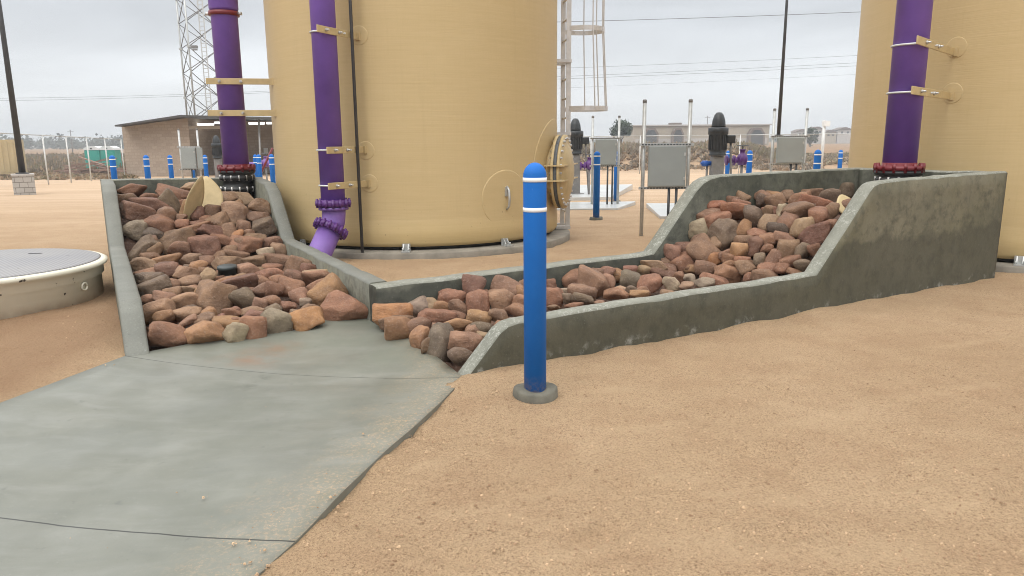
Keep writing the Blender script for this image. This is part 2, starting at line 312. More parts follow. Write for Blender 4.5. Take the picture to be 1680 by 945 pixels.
def bevel(o, w=.01, seg=2):
    m = o.modifiers.new('bevel', 'BEVEL'); m.width = w; m.segments = seg; m.limit_method = 'ANGLE'; m.angle_limit = math.radians(40); return o
def tag(o, label=None, cat=None, group=None, kind=None):
    if label: o['label'] = label
    if cat: o['category'] = cat
    if group: o['group'] = group
    if kind: o['kind'] = kind
    return o
def thing(name, loc, label, cat, group=None, rz=0):
    o = bpy.data.objects.new(name, None); COL.objects.link(o); o.location = loc; o.rotation_euler.z = rz; o.empty_display_size = .2
    return tag(o, label, cat, group)
def dup(root, loc, rz=None, label=None):
    def cp(o, par):
        c = o.copy(); COL.objects.link(c)
        if par is not None: c.parent = par
        for ch in [k for k in list(bpy.data.objects) if k.parent == o]: cp(ch, c)
        return c
    r = cp(root, None); r.location = loc
    if rz is not None: r.rotation_euler.z = rz
    if label: r['label'] = label
    return r
def meshobj(name, verts, faces, mats, mi=None, smooth=False):
    me = bpy.data.meshes.new(name); me.from_pydata(verts, [], faces)
    for m in mats: me.materials.append(m)
    if mi is not None: me.polygons.foreach_set('material_index', mi)
    if smooth: me.polygons.foreach_set('use_smooth', [True]*len(me.polygons))
    me.update(); o = bpy.data.objects.new(name, me); COL.objects.link(o); return o
# ------------------------------------------------------------------ ground
EL = lambda t: (-1.87-.70*t, 1.73-.71*t) if t >= 0 else (-1.87+1.97*(-t/1.4), 1.73+.45*(-t/1.4))
ER = lambda t: (-.01-.715*t, -.01-.70*t) if t >= 0 else (-.01+.2*(-t/1.4), -.01+2.2*(-t/1.4))
def inpoly(s, o, poly):
    r = np.zeros(s.shape, bool); n = len(poly)
    for i in range(n):
        (x1, y1), (x2, y2) = poly[i], poly[(i+1) % n]
        c = ((y1 > o) != (y2 > o)) & (s < (x2-x1)*(o-y1)/(y2-y1+1e-12)+x1); r ^= c
    return r
def bank(x, y):
    k = x/np.maximum(y, 1)
    return sstep(y, 50, 57)*1.25*sstep(k, .05, .09)*(1-.75*sstep(k, .30, .38))
def ground_z(x, y, rough=True):
    z = -.015*np.clip(y-9, 0, 51)+bank(x, y)*(1+.35*(vnoise(x*.25, y*.25, 5)-.5))
    if rough:
        near = 1-sstep(y, 18, 34)
        z = z+near*((vnoise(x*.9, y*.9, 1)-.5)*.035+(vnoise(x*3.1, y*3.1, 2)-.5)*.018+(vnoise(x*9, y*9, 3)-.5)*.009+(vnoise(x*21, y*21, 4)-.5)*.006)
        for fx, fy, a, l, w in ((2.2, 2.9, .5, .17, .055), (2.9, 3.4, .15, .16, .05), (1.0, 2.55, .2, .16, .055), (-.2, 2.45, -.3, .16, .05), (4.2, 4.4, .7, .17, .05), (1.6, 4.3, -.5, .16, .05), (-3.9, 5.2, .8, .16, .05), (.05, 2.95, .2, .17, .06), (.55, 3.0, -.1, .16, .055), (1.2, 3.35, .1, .17, .06), (1.75, 3.0, .3, .16, .055), (.35, 2.6, .6, .15, .055), (-.45, 3.6, -.6, .16, .05), (2.6, 4.2, .2, .17, .05), (3.6, 5.2, .4, .17, .05)):
            dx, dy = x-fx, y-fy; u = dx*math.cos(a)+dy*math.sin(a); v = -dx*math.sin(a)+dy*math.cos(a)
            r2 = (u/l)**2+(v/w)**2; z = z-.024*np.exp(-r2**2)+.010*np.exp(-((np.sqrt(r2)-1.45)/.3)**2)
    return z
def axis(dense, lo, hi, step, far):
    a = list(np.arange(lo, hi, step)); d = step; x = a[-1]
    while x < far[1]: d = d*1.09; x += d; a.append(x)
    d = step; x = a[0]; b = []
    while x > far[0]: d = d*1.09; x -= d; b.append(x)
    return np.array(b[::-1]+a)
xs = axis(1, -5.5, 7.5, .042, (-1800, 1800)); ys = axis(1, .8, 11, .042, (-60, 3000))
GX, GY = np.meshgrid(xs, ys); GZ = ground_z(GX, GY)
gs = (GX-A0[0])*D0[0]+(GY-A0[1])*D0[1]; go = (GX-A0[0])*N0[0]+(GY-A0[1])*N0[1]
holes = [[(-1.78, 1.7), (-1.68, 7.66), (.30, 7.66), (.08, 1.7), (6.35, 1.7), (6.35, .07), (.1, .07), (-.12, -.04)]+[(ER(t)[0]-.07, ER(t)[1]+.07) for t in (.1, 3, 7)]+[(EL(t)[0]+.07, EL(t)[1]-.07) for t in (7, 3, .1)]]
# sand drawn up unevenly along the walls and the slab edge
fw = np.exp(-np.abs(go+.05)/.16)*((gs > -.1) & (gs < 6.6)); GZ += fw*(vnoise(gs*4, go*4, 9)*.045-.005)
rd = ((gs-ER(0)[0])*.70-(go-ER(0)[1])*.715); GZ -= .016*np.exp(-np.maximum(rd, 0)/.35)*(gs < .15)*(rd > -.2)*(vnoise(gs*2.2, go*2.2, 11) > .28)
for h in holes: GZ = np.where(inpoly(gs, go, h), -.3, GZ)
nx, ny = len(xs), len(ys)
V = np.stack([GX, GY, GZ], -1).reshape(-1, 3)
idx = np.arange(nx*ny).reshape(ny, nx); Fq = np.stack([idx[:-1, :-1], idx[:-1, 1:], idx[1:, 1:], idx[1:, :-1]], -1).reshape(-1, 4)
SC = np.zeros_like(GX)
for px, py, a, l, w in ((700, 760, .3, .10, .06), (775, 836, .2, .17, .055), (830, 850, -.4, .12, .05), (880, 806, .1, .18, .05), (1120, 788, -.25, .17, .05), (1180, 812, -.2, .12, .04), (1290, 826, .1, .16, .06), (1480, 804, .1, .16, .05), (1560, 838, .3, .16, .05), (950, 905, .5, .18, .07), (1180, 900, -.2, .3, .1), (1430, 910, .1, .3, .09), (1060, 700, .1, .25, .07), (1350, 690, .3, .3, .08), (1560, 640, .35, .4, .08), (1590, 560, .35, .35, .05), (1000, 640, .2, .2, .06)):
    P = gp(px, py); dx, dy = GX-P[0], GY-P[1]; u = dx*math.cos(a)+dy*math.sin(a); v = -dx*math.sin(a)+dy*math.cos(a); SC = np.maximum(SC, np.exp(-((u/l)**2+(v/w)**2)**2))
g = meshobj('ground', V.tolist(), Fq.tolist(), [M['sand']], smooth=True); g.data.attributes.new('scuff', 'FLOAT', 'POINT').data.foreach_set('value', SC.reshape(-1).astype(np.float32)); tag(g, kind='structure')
# loose grit on the near sand: nobody could count it
pv, pf = [], []
def pebble(x, y, z, r):
    b = len(pv); a = random.random()*6.28; h = r*random.uniform(.5, .9)
    for k in range(5): rr = r*random.uniform(.7, 1.2); pv.append((x+rr*math.cos(a+k*1.257), y+rr*math.sin(a+k*1.257), z-.1*r))
    for k in range(4): rr = r*random.uniform(.4, .7); pv.append((x+rr*math.cos(a+k*1.571), y+rr*math.sin(a+k*1.571), z+h))
    for k in range(5): pf.append((b+k, b+(k+1) % 5, b+5+(k*4)//5)); 
    for k in range(4): pf.append((b+5+k, b+5+(k+1) % 4, b+((k+1)*5//4) % 5))
    pf.append((b+5, b+6, b+7, b+8))
n = 0
apr = [(ER(t)[0], ER(t)[1]) for t in (0, 7)]+[(EL(t)[0], EL(t)[1]) for t in (7, 0)]
bas = [[(-1.9, 1.7), (-1.8, 7.8), (.42, 7.8), (.2, 1.8), (6.5, 1.8), (6.5, -.02), (0, -.02)]]
while n < 17000:
    y = 1.9+(random.random()**1.7)*7; x = random.uniform(-.62*y-.3, .75*y+.3)
    s_, o_ = toL((x, y)); sa, oa = np.array([s_]), np.array([o_])
    if inpoly(sa, oa, bas[0])[0]: continue
    ap = inpoly(sa, oa, apr)[0]
    if ap:
        vv = ((s_-o_)+3.6)/3.6
        if random.random() > max(.004, (vv-.86)*1.6): continue
    r = .002+.0065*random.random()**5
    z = float(ground_z(np.array([x]), np.array([y]))[0]) if not ap else .017-.055*max(0, 1-(2*vv-1)**2)
    pebble(x, y, z, r); n += 1
tag(meshobj('gravel', pv, pf, [M['grit']]), 'loose tan grit scattered over the sandy ground', 'gravel', kind='stuff')
# ------------------------------------------------------------------ apron (dished concrete swale)
def apron_z(t, v): return .016-.058*(1-(2*v-1)**2)*float(sstep(t, -1.1, -.1))-.01
mb = MB(); mb.smooth = True; rows = []; ts = [-1.4+.1*i for i in range(14)]+[.1*i for i in range(0, 66)]; vs = [i/24 for i in range(25)]
uvd = {}
for t in ts:
    (a, b), (c, d) = EL(t), ER(t); wr = (vnoise(np.array([t*2.5]), np.array([0.]), 21)[0]-.5)*.018 if t > .05 else 0
    rows.append([L(a+(c-a)*v+(wr if v > .97 else 0), b+(d-b)*v-(wr if v > .97 else 0), apron_z(t, v)) for v in vs])
VV = mb.grid(rows)
uvl = mb.bm.loops.layers.uv.new('UVMap'); lut = {}
for i, t in enumerate(ts):
    for j, v in enumerate(vs): lut[VV[i][j]] = (v, t)
for f in mb.bm.faces:
    for lp in f.loops: lp[uvl].uv = lut[lp.vert]
mb.smooth = False
for j in (0, len(vs)-1):
    low = [mb.bm.verts.new(VV[i][j].co-Vector((0, 0, .2))) for i in range(len(ts))]
    for i in range(len(ts)-1):
        f = mb.face([VV[i][j], VV[i+1][j], low[i+1], low[i]])
        for lp in f.loops: lp[uvl].uv = (.5, 1.2)
tag(mb.build('pavement', M['apron']), kind='structure')
# ------------------------------------------------------------------ basin walls
def wall(parent, prof, axis, in_, out, side, label, top='top', taper=None, e=.016):
    """prof: (u, top z); axis 's' or 'o'; in_/out: cross positions (numbers or functions of u)"""
    fi = in_ if callable(in_) else (lambda u: in_); fo = out if callable(out) else (lambda u: out)
    us = []; n = 0
    u0, u1 = prof[0][0], prof[-1][0]; n = max(4, int(abs(u1-u0)/.06))
    us = np.array(sorted(set(np.round(np.linspace(u0, u1, n+1), 4)) | set(round(p[0], 4) for p in prof))); zt = np.interp(us if u1 > u0 else -us, [p[0] if u1 > u0 else -p[0] for p in prof], [p[1] for p in prof])
    k = np.array([1, 2, 1])/4; zp = np.pad(zt, 1, mode='edge'); zs = zt.copy()
    zs = zs+(vnoise(us*6+parent.location.x, us*0+3., 31)-.5)*.012
    P = (lambda u, c, z: L(u, c, z)) if axis == 's' else (lambda u, c, z: L(c, u, z))
    mb = MB(); mb.use(M[side]); mb.smooth = True; cols = []
    for u, z in zip(us, zs):
        a, b = fo(u), fi(u); q = (b-a)/abs(b-a); w = (vnoise(np.array([u*5.]), np.array([7.]), 33)[0]-.5)*.006
        cols.append([P(u, a, -.25), P(u, a+w, max(z-.14, -.2)), P(u, a, z-e), P(u, a+q*e, z), P(u, (a+b)/2, z+.002), P(u, b-q*e, z), P(u, b, z-e), P(u, b, -.25)])
    V = [[mb.bm.verts.new(p) for p in c] for c in cols]
    for A, B in zip(V, V[1:]):
        for i in range(7):
            mb.use(M[top] if 2 <= i <= 5 else M[side]); mb.smooth = True
            mb.face([A[i], A[i+1], B[i+1], B[i]])
    mb.smooth = False; mb.use(M[side]); mb.face(V[0]); mb.face(V[-1][::-1])
    o = mb.build('wall', None, parent); o.matrix_parent_inverse = Matrix.Translation(-parent.location)
    if label: o['label'] = label
    return o
B1 = thing('concrete_basin', L(-.85, 4, 0), 'stepped grey concrete basin walls around the left rock bed, beside the round vault', 'concrete basin', 'concrete basins')
B2 = thing('concrete_basin', L(3.2, .8, 0), 'long stepped olive stained concrete basin walls around the right rock bed behind the tall bollard', 'concrete basin', 'concrete basins')
fl = lambda base, k: (lambda u: base+k*(u-1.7))
wall(B1, [(1.68, -.03), (2.0, .26), (2.16, .33), (5.4, .36), (6.2, .93), (6.45, 1.01), (7.6, 1.03)], 'o', fl(-1.71, .018), fl(-1.868, .018), 'wall_grey', 'smooth grey outer wall sloping down to the apron', 'top_smooth')
wall(B1, [(1.78, .335), (5.5, .285), (6.25, .87), (6.5, .955), (7.6, .995)], 'o', fl(0, .04), fl(.17, .04), 'wall_grey', 'low wall running back beside the tank', 'top_smooth')
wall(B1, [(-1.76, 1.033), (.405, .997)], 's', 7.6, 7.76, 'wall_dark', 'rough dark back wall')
wall(B2, [(-.02, -.03), (.27, .27), (.33, .303), (.41, .32), (.55, .327), (3.46, .343), (4.12, 1.05), (4.17, 1.09), (4.24, 1.112), (4.34, 1.122), (6.46, 1.155)], 's', .14, 0, 'wall', 'long olive brown front wall with sloping ends')
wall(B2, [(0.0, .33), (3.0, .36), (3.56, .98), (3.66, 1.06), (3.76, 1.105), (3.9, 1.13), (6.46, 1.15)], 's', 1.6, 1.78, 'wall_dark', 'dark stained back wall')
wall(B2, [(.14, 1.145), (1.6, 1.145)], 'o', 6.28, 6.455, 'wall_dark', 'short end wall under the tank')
# ------------------------------------------------------------------ rocks
def zb(s, o):
    if o > 1.75 and s < .12+.04*(o-1.7): return float(np.interp(o, [1.75, 2.05, 2.5, 5.2, 6.2, 7.5], [.05, .11, .17, .17, .72, .80]))
    return float(np.interp(s-(.42*min(max((1.6-o)/1.46, 0), 1) if s > 1 else 0), [.0, .3, .8, 3.05, 3.75, 4.6, 6.3], [.05, .11, .16, .20, .80, .88, .90]))
ROCKCOL = {'r': (.215, .112, .075), 'R': (.225, .094, .060), 'b': (.175, .110, .076), 'o': (.285, .165, .092), 'O': (.34, .175, .085), 'm': (.165, .088, .070),
           'p': (.24, .146, .102), 't': (.285, .205, .140), 'g': (.21, .185, .155), 'd': (.110, .088, .070), 'D': (.085, .080, .070), 'w': (.33, .285, .22)}
ROCKCOL = {k: tuple(m*(.75*a+.25*b) for m, a, b in zip((1.2, 1.17, 1.1), v, (.215, .138, .092))) for k, v in ROCKCOL.items()}
CNAME = {'r': 'rust brown', 'R': 'brick red', 'b': 'brown', 'o': 'orange tan', 'O': 'bright orange', 'm': 'maroon', 'p': 'pinkish', 't': 'tan', 'g': 'pale grey', 'd': 'dark brown grey', 'D': 'slate grey', 'w': 'whitish speckled'}
C1 = (160, 270, 5.908, '325,250,230,110,10,r 270,350,170,110,0,b 500,320,150,70,10,r 750,285,320,110,20,r 900,225,170,90,0,t 510,390,330,110,5,m 700,380,220,160,50,d 360,490,360,150,20,m 620,585,270,150,40,r 680,490,170,130,40,b 850,425,110,140,0,o 820,520,90,70,0,b 345,630,220,180,30,g 545,690,180,110,20,D 970,480,120,120,0,m 1120,450,170,130,-30,b 1050,530,110,60,0,r 1330,480,230,200,0,t 1300,330,190,110,0,b 1170,570,200,140,-20,b 960,580,200,60,0,m 820,580,120,80,0,r 940,630,320,80,-15,r 1270,650,140,150,20,b 1090,660,260,130,10,m 770,730,310,160,-20,b 420,830,290,170,-20,d 520,740,100,110,40,b 1210,750,230,110,25,r 1035,805,260,180,0,m 800,835,200,150,10,b 1360,690,100,90,0,O 1390,790,150,120,10,b 1230,885,190,80,0,b 560,840,160,90,-30,b 480,610,80,70,0,m 230,450,80,120,0,d')
C2 = (360, 270, 4.5, '180,250,140,90,-10,t 295,310,140,100,0,b 290,395,150,80,0,b 325,465,150,110,-20,d 170,460,110,90,-30,b 255,545,160,70,-5,b 390,580,130,80,-20,m 200,605,210,110,10,r 345,655,110,75,-20,w 455,630,110,90,0,t 130,680,160,70,10,b 250,725,160,90,0,b 430,710,230,110,-5,b 60,725,200,80,0,b 580,755,160,120,20,p 220,800,160,110,-10,p 390,815,230,90,5,r 700,770,110,80,20,r 555,840,130,90,10,m 730,840,200,110,-5,p 430,865,100,80,-10,r 70,640,120,70,0,b 215,505,80,50,0,b')
C3 = (160, 410, 4.975, '360,130,200,110,10,t 430,70,140,70,0,b 570,100,210,90,-10,o 760,90,170,90,0,t 820,140,120,100,20,o 900,100,110,80,0,b 400,190,220,60,0,r 570,180,170,120,0,m 730,205,190,120,0,p 430,240,180,100,10,d 890,230,120,140,20,t 600,280,120,80,20,p 745,265,170,80,0,p 460,320,250,110,-20,d 610,350,140,70,0,p 720,325,140,50,10,t 410,400,120,60,0,p 580,410,220,100,10,p 735,415,210,110,-10,p 960,410,270,230,20,p 1145,290,300,110,-12,m 490,510,230,170,0,p 540,560,150,100,-10,o 730,535,220,90,-5,p 770,480,120,60,15,d 920,530,130,100,20,o 1100,520,140,80,0,r 870,580,160,90,-10,b 590,700,290,170,10,r 880,700,290,170,20,o 440,650,90,80,0,m 720,600,180,60,-20,p 1070,600,230,90,0,o 1130,680,170,150,30,w 1000,240,70,50,0,r 1050,260,200,60,0,o 355,250,80,90,0,D 840,340,90,50,0,o 1010,555,70,60,0,m')
C4 = (380, 420, 5.25, '100,375,170,170,-30,d 240,415,120,100,0,p 185,485,180,70,-10,p 270,310,150,100,-20,b 360,310,150,130,20,r 260,225,180,90,0,r 400,215,110,80,0,b 500,290,220,150,20,r 540,190,160,110,10,m 590,360,150,130,-20,p 640,400,95,65,0,w 730,270,170,80,-20,r 750,180,240,100,0,t 815,350,300,230,-30,o 980,460,430,270,-15,r 650,560,260,160,-5,O 400,570,240,220,-20,g 350,470,130,90,-40,d 200,530,180,110,0,m 190,630,200,190,0,r 490,440,120,80,10,r 680,460,160,80,20,b 580,500,140,60,10,d 340,390,150,90,20,r 40,490,80,90,0,m 30,570,120,70,0,r 285,560,60,80,0,r')
C5 = (580, 400, 3.5, '190,390,200,110,0,O 350,370,120,110,0,g 430,360,110,80,10,t 510,365,90,60,0,o 250,450,180,70,-10,b 255,510,140,150,0,o 370,480,140,90,-20,b 480,430,200,80,5,r 575,415,130,50,0,r 380,560,110,130,0,o 420,590,60,90,0,b 500,585,160,180,0,D 640,580,170,120,10,p 635,660,130,120,-30,d 600,470,150,70,0,o 730,490,120,60,0,d 720,430,130,70,10,o 715,350,140,130,20,r 600,365,100,80,0,b 530,310,150,100,0,r 652,240,125,105,15,m 690,300,120,60,0,r 840,260,170,140,0,b 860,330,140,110,-10,p 830,420,100,70,0,p 940,385,140,70,0,r 960,230,70,60,0,p 960,290,70,80,0,o 950,330,80,60,0,r 500,490,90,50,0,p 690,500,90,60,0,p 740,530,60,40,0,t 1130,240,70,60,0,r')
C7 = (840, 400, 5.6, '380,500,190,170,30,r 350,380,90,90,0,r 510,320,210,150,0,r 740,380,330,190,25,p 640,460,240,130,10,b 470,450,130,70,0,w 510,510,100,80,0,d 650,520,190,100,10,d 730,265,120,80,0,p 830,255,140,90,0,m 960,300,140,110,10,o 870,350,150,120,30,p 1090,350,180,160,0,D 1230,190,220,100,0,t 1165,240,140,90,0,t 1370,260,260,130,10,m 1270,370,220,140,0,r 1100,430,110,70,0,d 960,460,220,90,-5,r 1000,415,90,50,0,t 1170,465,160,60,0,o 1460,370,150,110,10,w 1400,95,160,160,0,m 1560,45,190,110,10,m 1560,180,200,150,-15,r 1640,240,90,70,0,r 1530,310,110,90,0,r 1630,320,100,70,0,g 1600,390,120,60,0,t 570,570,160,50,0,r 380,590,120,50,0,b 800,545,90,30,0,p 1040,240,120,80,0,m 1390,160,110,70,0,b')
C6 = (1000, 260, 3.5, '585,270,120,50,0,R 715,300,150,90,15,R 560,330,140,70,-5,b 615,360,160,100,-15,r 495,410,110,90,-20,w 670,440,190,150,10,d 515,490,100,90,-20,b 540,540,140,150,-40,p 610,500,60,80,0,b 675,250,70,60,0,m 730,225,80,70,0,b 750,275,100,60,15,r 840,215,90,60,0,b 830,340,100,120,-10,d 905,215,90,50,0,o 875,240,60,70,0,d 955,250,100,80,-20,p 905,300,60,50,0,b 985,310,50,80,0,w 915,370,110,80,0,t 770,395,80,80,0,o 965,410,110,70,0,D 1030,370,110,100,30,m 1075,310,140,120,20,b 1090,250,110,100,20,r 1185,260,170,90,30,R 1260,225,100,90,10,d 1200,330,110,90,-20,r 1270,310,80,90,0,b 1110,410,140,110,-30,t 1180,440,180,100,-30,m 1180,530,70,70,-20,r 1025,535,110,110,0,b 1110,535,80,80,20,d 935,580,100,100,0,m 860,590,60,80,0,d 905,520,70,50,0,r 835,510,80,100,0,m 770,480,100,80,20,b 755,540,110,90,0,o 900,470,110,70,0,r 1000,465,110,60,10,p 1040,600,110,60,-20,r 1110,615,90,60,-10,d 910,635,110,60,-10,r 1000,630,90,60,0,r 890,670,140,60,-5,p 785,630,110,80,-10,b 760,600,90,60,0,r 800,685,60,50,0,r 610,580,80,60,0,O 680,580,70,60,0,r 560,635,130,80,0,p 475,640,80,50,-15,o 680,670,150,90,20,r 690,620,80,60,20,o 600,700,150,50,10,r 540,715,110,50,10,g 1060,655,90,40,0,r 1000,210,90,50,0,b 1150,200,120,50,0,b 1320,180,80,70,0,d 845,430,100,50,0,r 1265,380,70,50,0,r 660,555,70,60,0,m')
def ico(sub):
    bm = bmesh.new(); bmesh.ops.create_icosphere(bm, subdivisions=sub, radius=1)
    v = np.array([x.co[:] for x in bm.verts]); v /= np.linalg.norm(v, axis=1)[:, None]; f = [[q.index for q in p.verts] for p in bm.faces]; bm.free(); return v, f
ICO = {3: ico(3), 4: ico(4)}
def rock_mesh(sub, rng):
    v, f = ICO[sub]; k = rng.integers(7, 12); n = rng.normal(size=(k, 3)); n /= np.linalg.norm(n, axis=1)[:, None]
    n = np.concatenate([n, np.eye(3), -np.eye(3)]); d = rng.uniform(.58, .96, size=len(n)); d[k:] = 1; p = rng.choice([10, 16, 24, 34])
    r = (np.maximum(v@n.T, 0)/d)**p; r = r.sum(1)**(-1/p)
    for fr, am in ((2.2, .06), (4.6, .035), (9, .016), (17, .008)):
        w = rng.normal(size=(4, 3))*fr; ph = rng.uniform(0, 6.28, 4); r = r*(1+am*np.sin(v@w.T+ph).mean(1)*1.6)
    q = v*r[:, None]; lo, hi = q.min(0), q.max(0); return (q-(lo+hi)/2)/((hi-lo)/2), f
def hitbed(x, y, side='LR'):
    d = ray(x, y); last = None
    for t in np.arange(3.5, 12, .01):
        P = CAM+d*t/ (d@_F); s, o = toL(P)
        ok = ('L' in side and -1.73 < s < .02+.038*(o-1.7) and 1.75 < o < 7.55) or ('R' in side and -.02 < s < 6.3 and .1 < o < 1.62)
        if ok:
            last = P
            if P[2] <= zb(s, o): return P
    return last
rocks = []
for (x0, y0, k, txt) in (C1, C2, C3, C4, C5, C6, C7):
    for e in txt.split():
        a = e.split(','); x, y, w, h, r = [float(q) for q in a[:5]]; c = a[5]
        rocks.append([x0+x/k, y0+y/k, w/k, h/k, r, c, 'R' if x0 in (580, 840, 1000) else 'L'])
ROCKS = []
for R in rocks:
    P = hitbed(R[0], R[1], R[6])
    if P is None: continue
    dep = (P-CAM)@_F; m = R[2]*dep/FPX*.5; s_, o_ = toL(P)
    if R[6] == 'L': s_ = min(max(s_, -1.69+.018*(o_-1.7)+m*.95), .038*(o_-1.7)-m*.85); o_ = min(o_, 7.55-m*.8)
    else: o_ = min(max(o_, .15+m*.75), 1.59-m*.8); s_ = min(s_, 6.2)
    q_ = L(s_, o_, P[2]); P = np.array(q_); ROCKS.append(dict(P=P, w=R[2]*dep/FPX*1.15, h=R[3]*dep/FPX*1.27, rot=R[4], c=R[5], px=(R[0], R[1])))
# a few more stones where the photograph's view leaves the bed thin
def gapfill(cnt, gen):
    n = 0; tries = 0
    while n < cnt and tries < 6000:
        tries += 1; s, o = gen(); p = L(s, o, 0); sz = random.uniform(.15, .24)
        if all((p.x-q['P'][0])**2+(p.y-q['P'][1])**2 > (.5*(sz+max(q['w'], q['h'])))**2*.72 for q in ROCKS):
            P = np.array([p.x, p.y, zb(s, o)-.045]); ROCKS.append(dict(P=P, w=sz, h=sz*.62, rot=random.uniform(-20, 20), c=random.choice('rrbbmpod'), px=proj(P))); n += 1
gapfill(30, lambda: (random.uniform(-1.55, -.12), random.uniform(2.1, 7.2)))
gapfill(22, lambda: (random.uniform(.25, 5.2), random.uniform(.28, 1.48)))
def zone(q):
    s, o = toL(q['P'])
    if o > 1.75 and s < .1+.04*(o-1.7):
        side = 'grey wall side' if s < -1.15 else ('middle' if s < -.55 else 'tank side')
        return ('left rock bed', 'front edge' if o < 2.35 else ('flat' if o < 5. else 'slope'), side)
    side = 'front wall side' if o < .8 else 'back wall side'
    return ('right rock bed', 'front edge' if s < .55 else ('flat' if s < 1.6 else ('far flat' if s < 3.1 else ('slope' if s < 3.8 else 'slope top'))), side)
byk = {}
for q in ROCKS: q['zone'] = zone(q); byk.setdefault((q['zone'], q['c']), []).append(q)
ORD = ['first', 'second', 'third', 'fourth', 'fifth', 'sixth', 'seventh', 'eighth', 'ninth', 'tenth', 'eleventh', 'twelfth', 'thirteenth', 'fourteenth']
for (z, c), qs in byk.items():
    qs.sort(key=lambda q: q['px'][0])
    for i, q in enumerate(qs):
        b = f"{CNAME[c]} rock, {z[0]}, {z[1]}, {z[2]}"
        q['label'] = b if len(qs) == 1 else f"{CNAME[c]} rock, {z[0]}, {z[1]}, {z[2]}, {ORD[i]} from left"
for q in ROCKS:
    sub = 4 if q['w'] > .27 else 3
    v, f = rock_mesh(sub, RNG); w, h = q['w']/2, q['h']/2; dep = min(max(.8*(w+h)/2, .045), .14)*RNG.uniform(.9, 1.2)
    v = v*np.array([w, dep, h]); a = math.radians(-q['rot']); ca, sa = math.cos(-a), math.sin(-a)
    # image-clockwise tilt about the line of sight
    v = np.stack([v[:, 0]*ca+v[:, 2]*sa, v[:, 1], -v[:, 0]*sa+v[:, 2]*ca], 1)
    o = meshobj('rock', v.tolist(), f, [M['rock']], smooth=True); P = q['P']; az = math.atan2(P[0], P[1]); o.rotation_euler.z = -az
    o.location = P+np.array([math.sin(az), math.cos(az), 0])*dep*.35; k = RNG.uniform(.78, 1.12); c = ROCKCOL[q['c']]; o.color = (c[0]*k, c[1]*k*RNG.uniform(.95, 1.05), c[2]*k, 1)
    tag(o, q['label'], 'rock', 'red brown rocks filling the concrete basins')
# packed smaller stones below them
def bed(name, s0, s1, o0, o1, label):
    mb = MB(); mb.smooth = True; ns, no = int((s1-s0)/.028), int((o1-o0)/.028)
    S_, O_ = np.meshgrid(np.linspace(s0, s1, ns), np.linspace(o0, o1, no)); pts = np.stack([RNG.uniform(s0, s1, int((s1-s0)*(o1-o0)*75)), RNG.uniform(o0, o1, int((s1-s0)*(o1-o0)*75))], 1)
    if s0 < -1: S_ = S_+(.018+.02*(S_-s0)/(s1-s0))*(O_-1.7); pts[:, 0] += .028*(pts[:, 1]-1.7)
    dm = np.full(S_.shape, 9.)
    for p in pts: dm = np.minimum(dm, (S_-p[0])**2+(O_-p[1])**2)
    H = np.sqrt(np.maximum(.075**2-dm, 0)); Z = np.array([[zb(s, o) for s, o in zip(a, b)] for a, b in zip(S_, O_)])-.185+H
    mb.grid([[L(s, o, z) for s, o, z in zip(a, b, c)] for a, b, c in zip(S_, O_, Z)])
    o = mb.build(name, M['rock']); o.color = (.10, .056, .038, 1); tag(o, label, 'rubble', kind='stuff')  # stone colour darkened to deepen the shade in gaps between the boulders
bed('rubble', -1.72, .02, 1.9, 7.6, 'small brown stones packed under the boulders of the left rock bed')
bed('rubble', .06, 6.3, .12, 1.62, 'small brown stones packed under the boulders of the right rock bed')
# ------------------------------------------------------------------ tanks
def cylhit(c, r, x, y):
    d = ray(x, y); a = d[0]**2+d[1]**2; b = -(d[0]*c[0]+d[1]*c[1]); k = c[0]**2+c[1]**2-r*r; q = b*b-a*k
    t = (-b-math.sqrt(max(q, 0)))/a; return CAM+d*t
T1, T2, TR = (-1.487, 11.938), (7.07, 10.13), 2.22
def rel(par, o):
    o.matrix_parent_inverse = Matrix.Translation(-par.location); return o
def patch(c, r, P, rad, name, mat, par, th=.012, n=36, squash=1):
    th0 = math.atan2(P[1]-c[1], P[0]-c[0]); mb = MB(); mb.smooth = True; rings = []
    for rr, off in ((rad, -.01), (rad, th*.3), (rad-.004, th*.8), (rad-.012, th), (rad-.02, th), (rad*.6, th), (.001, th)):
        rings.append([Vector((c[0]+(r+off)*math.cos(th0+rr*math.cos(a)*squash/r), c[1]+(r+off)*math.sin(th0+rr*math.cos(a)*squash/r), P[2]+rr*math.sin(a))) for a in [2*PI*i/n for i in range(n+1)]])
    mb.grid(rings); return rel(par, mb.build(name, mat, par))
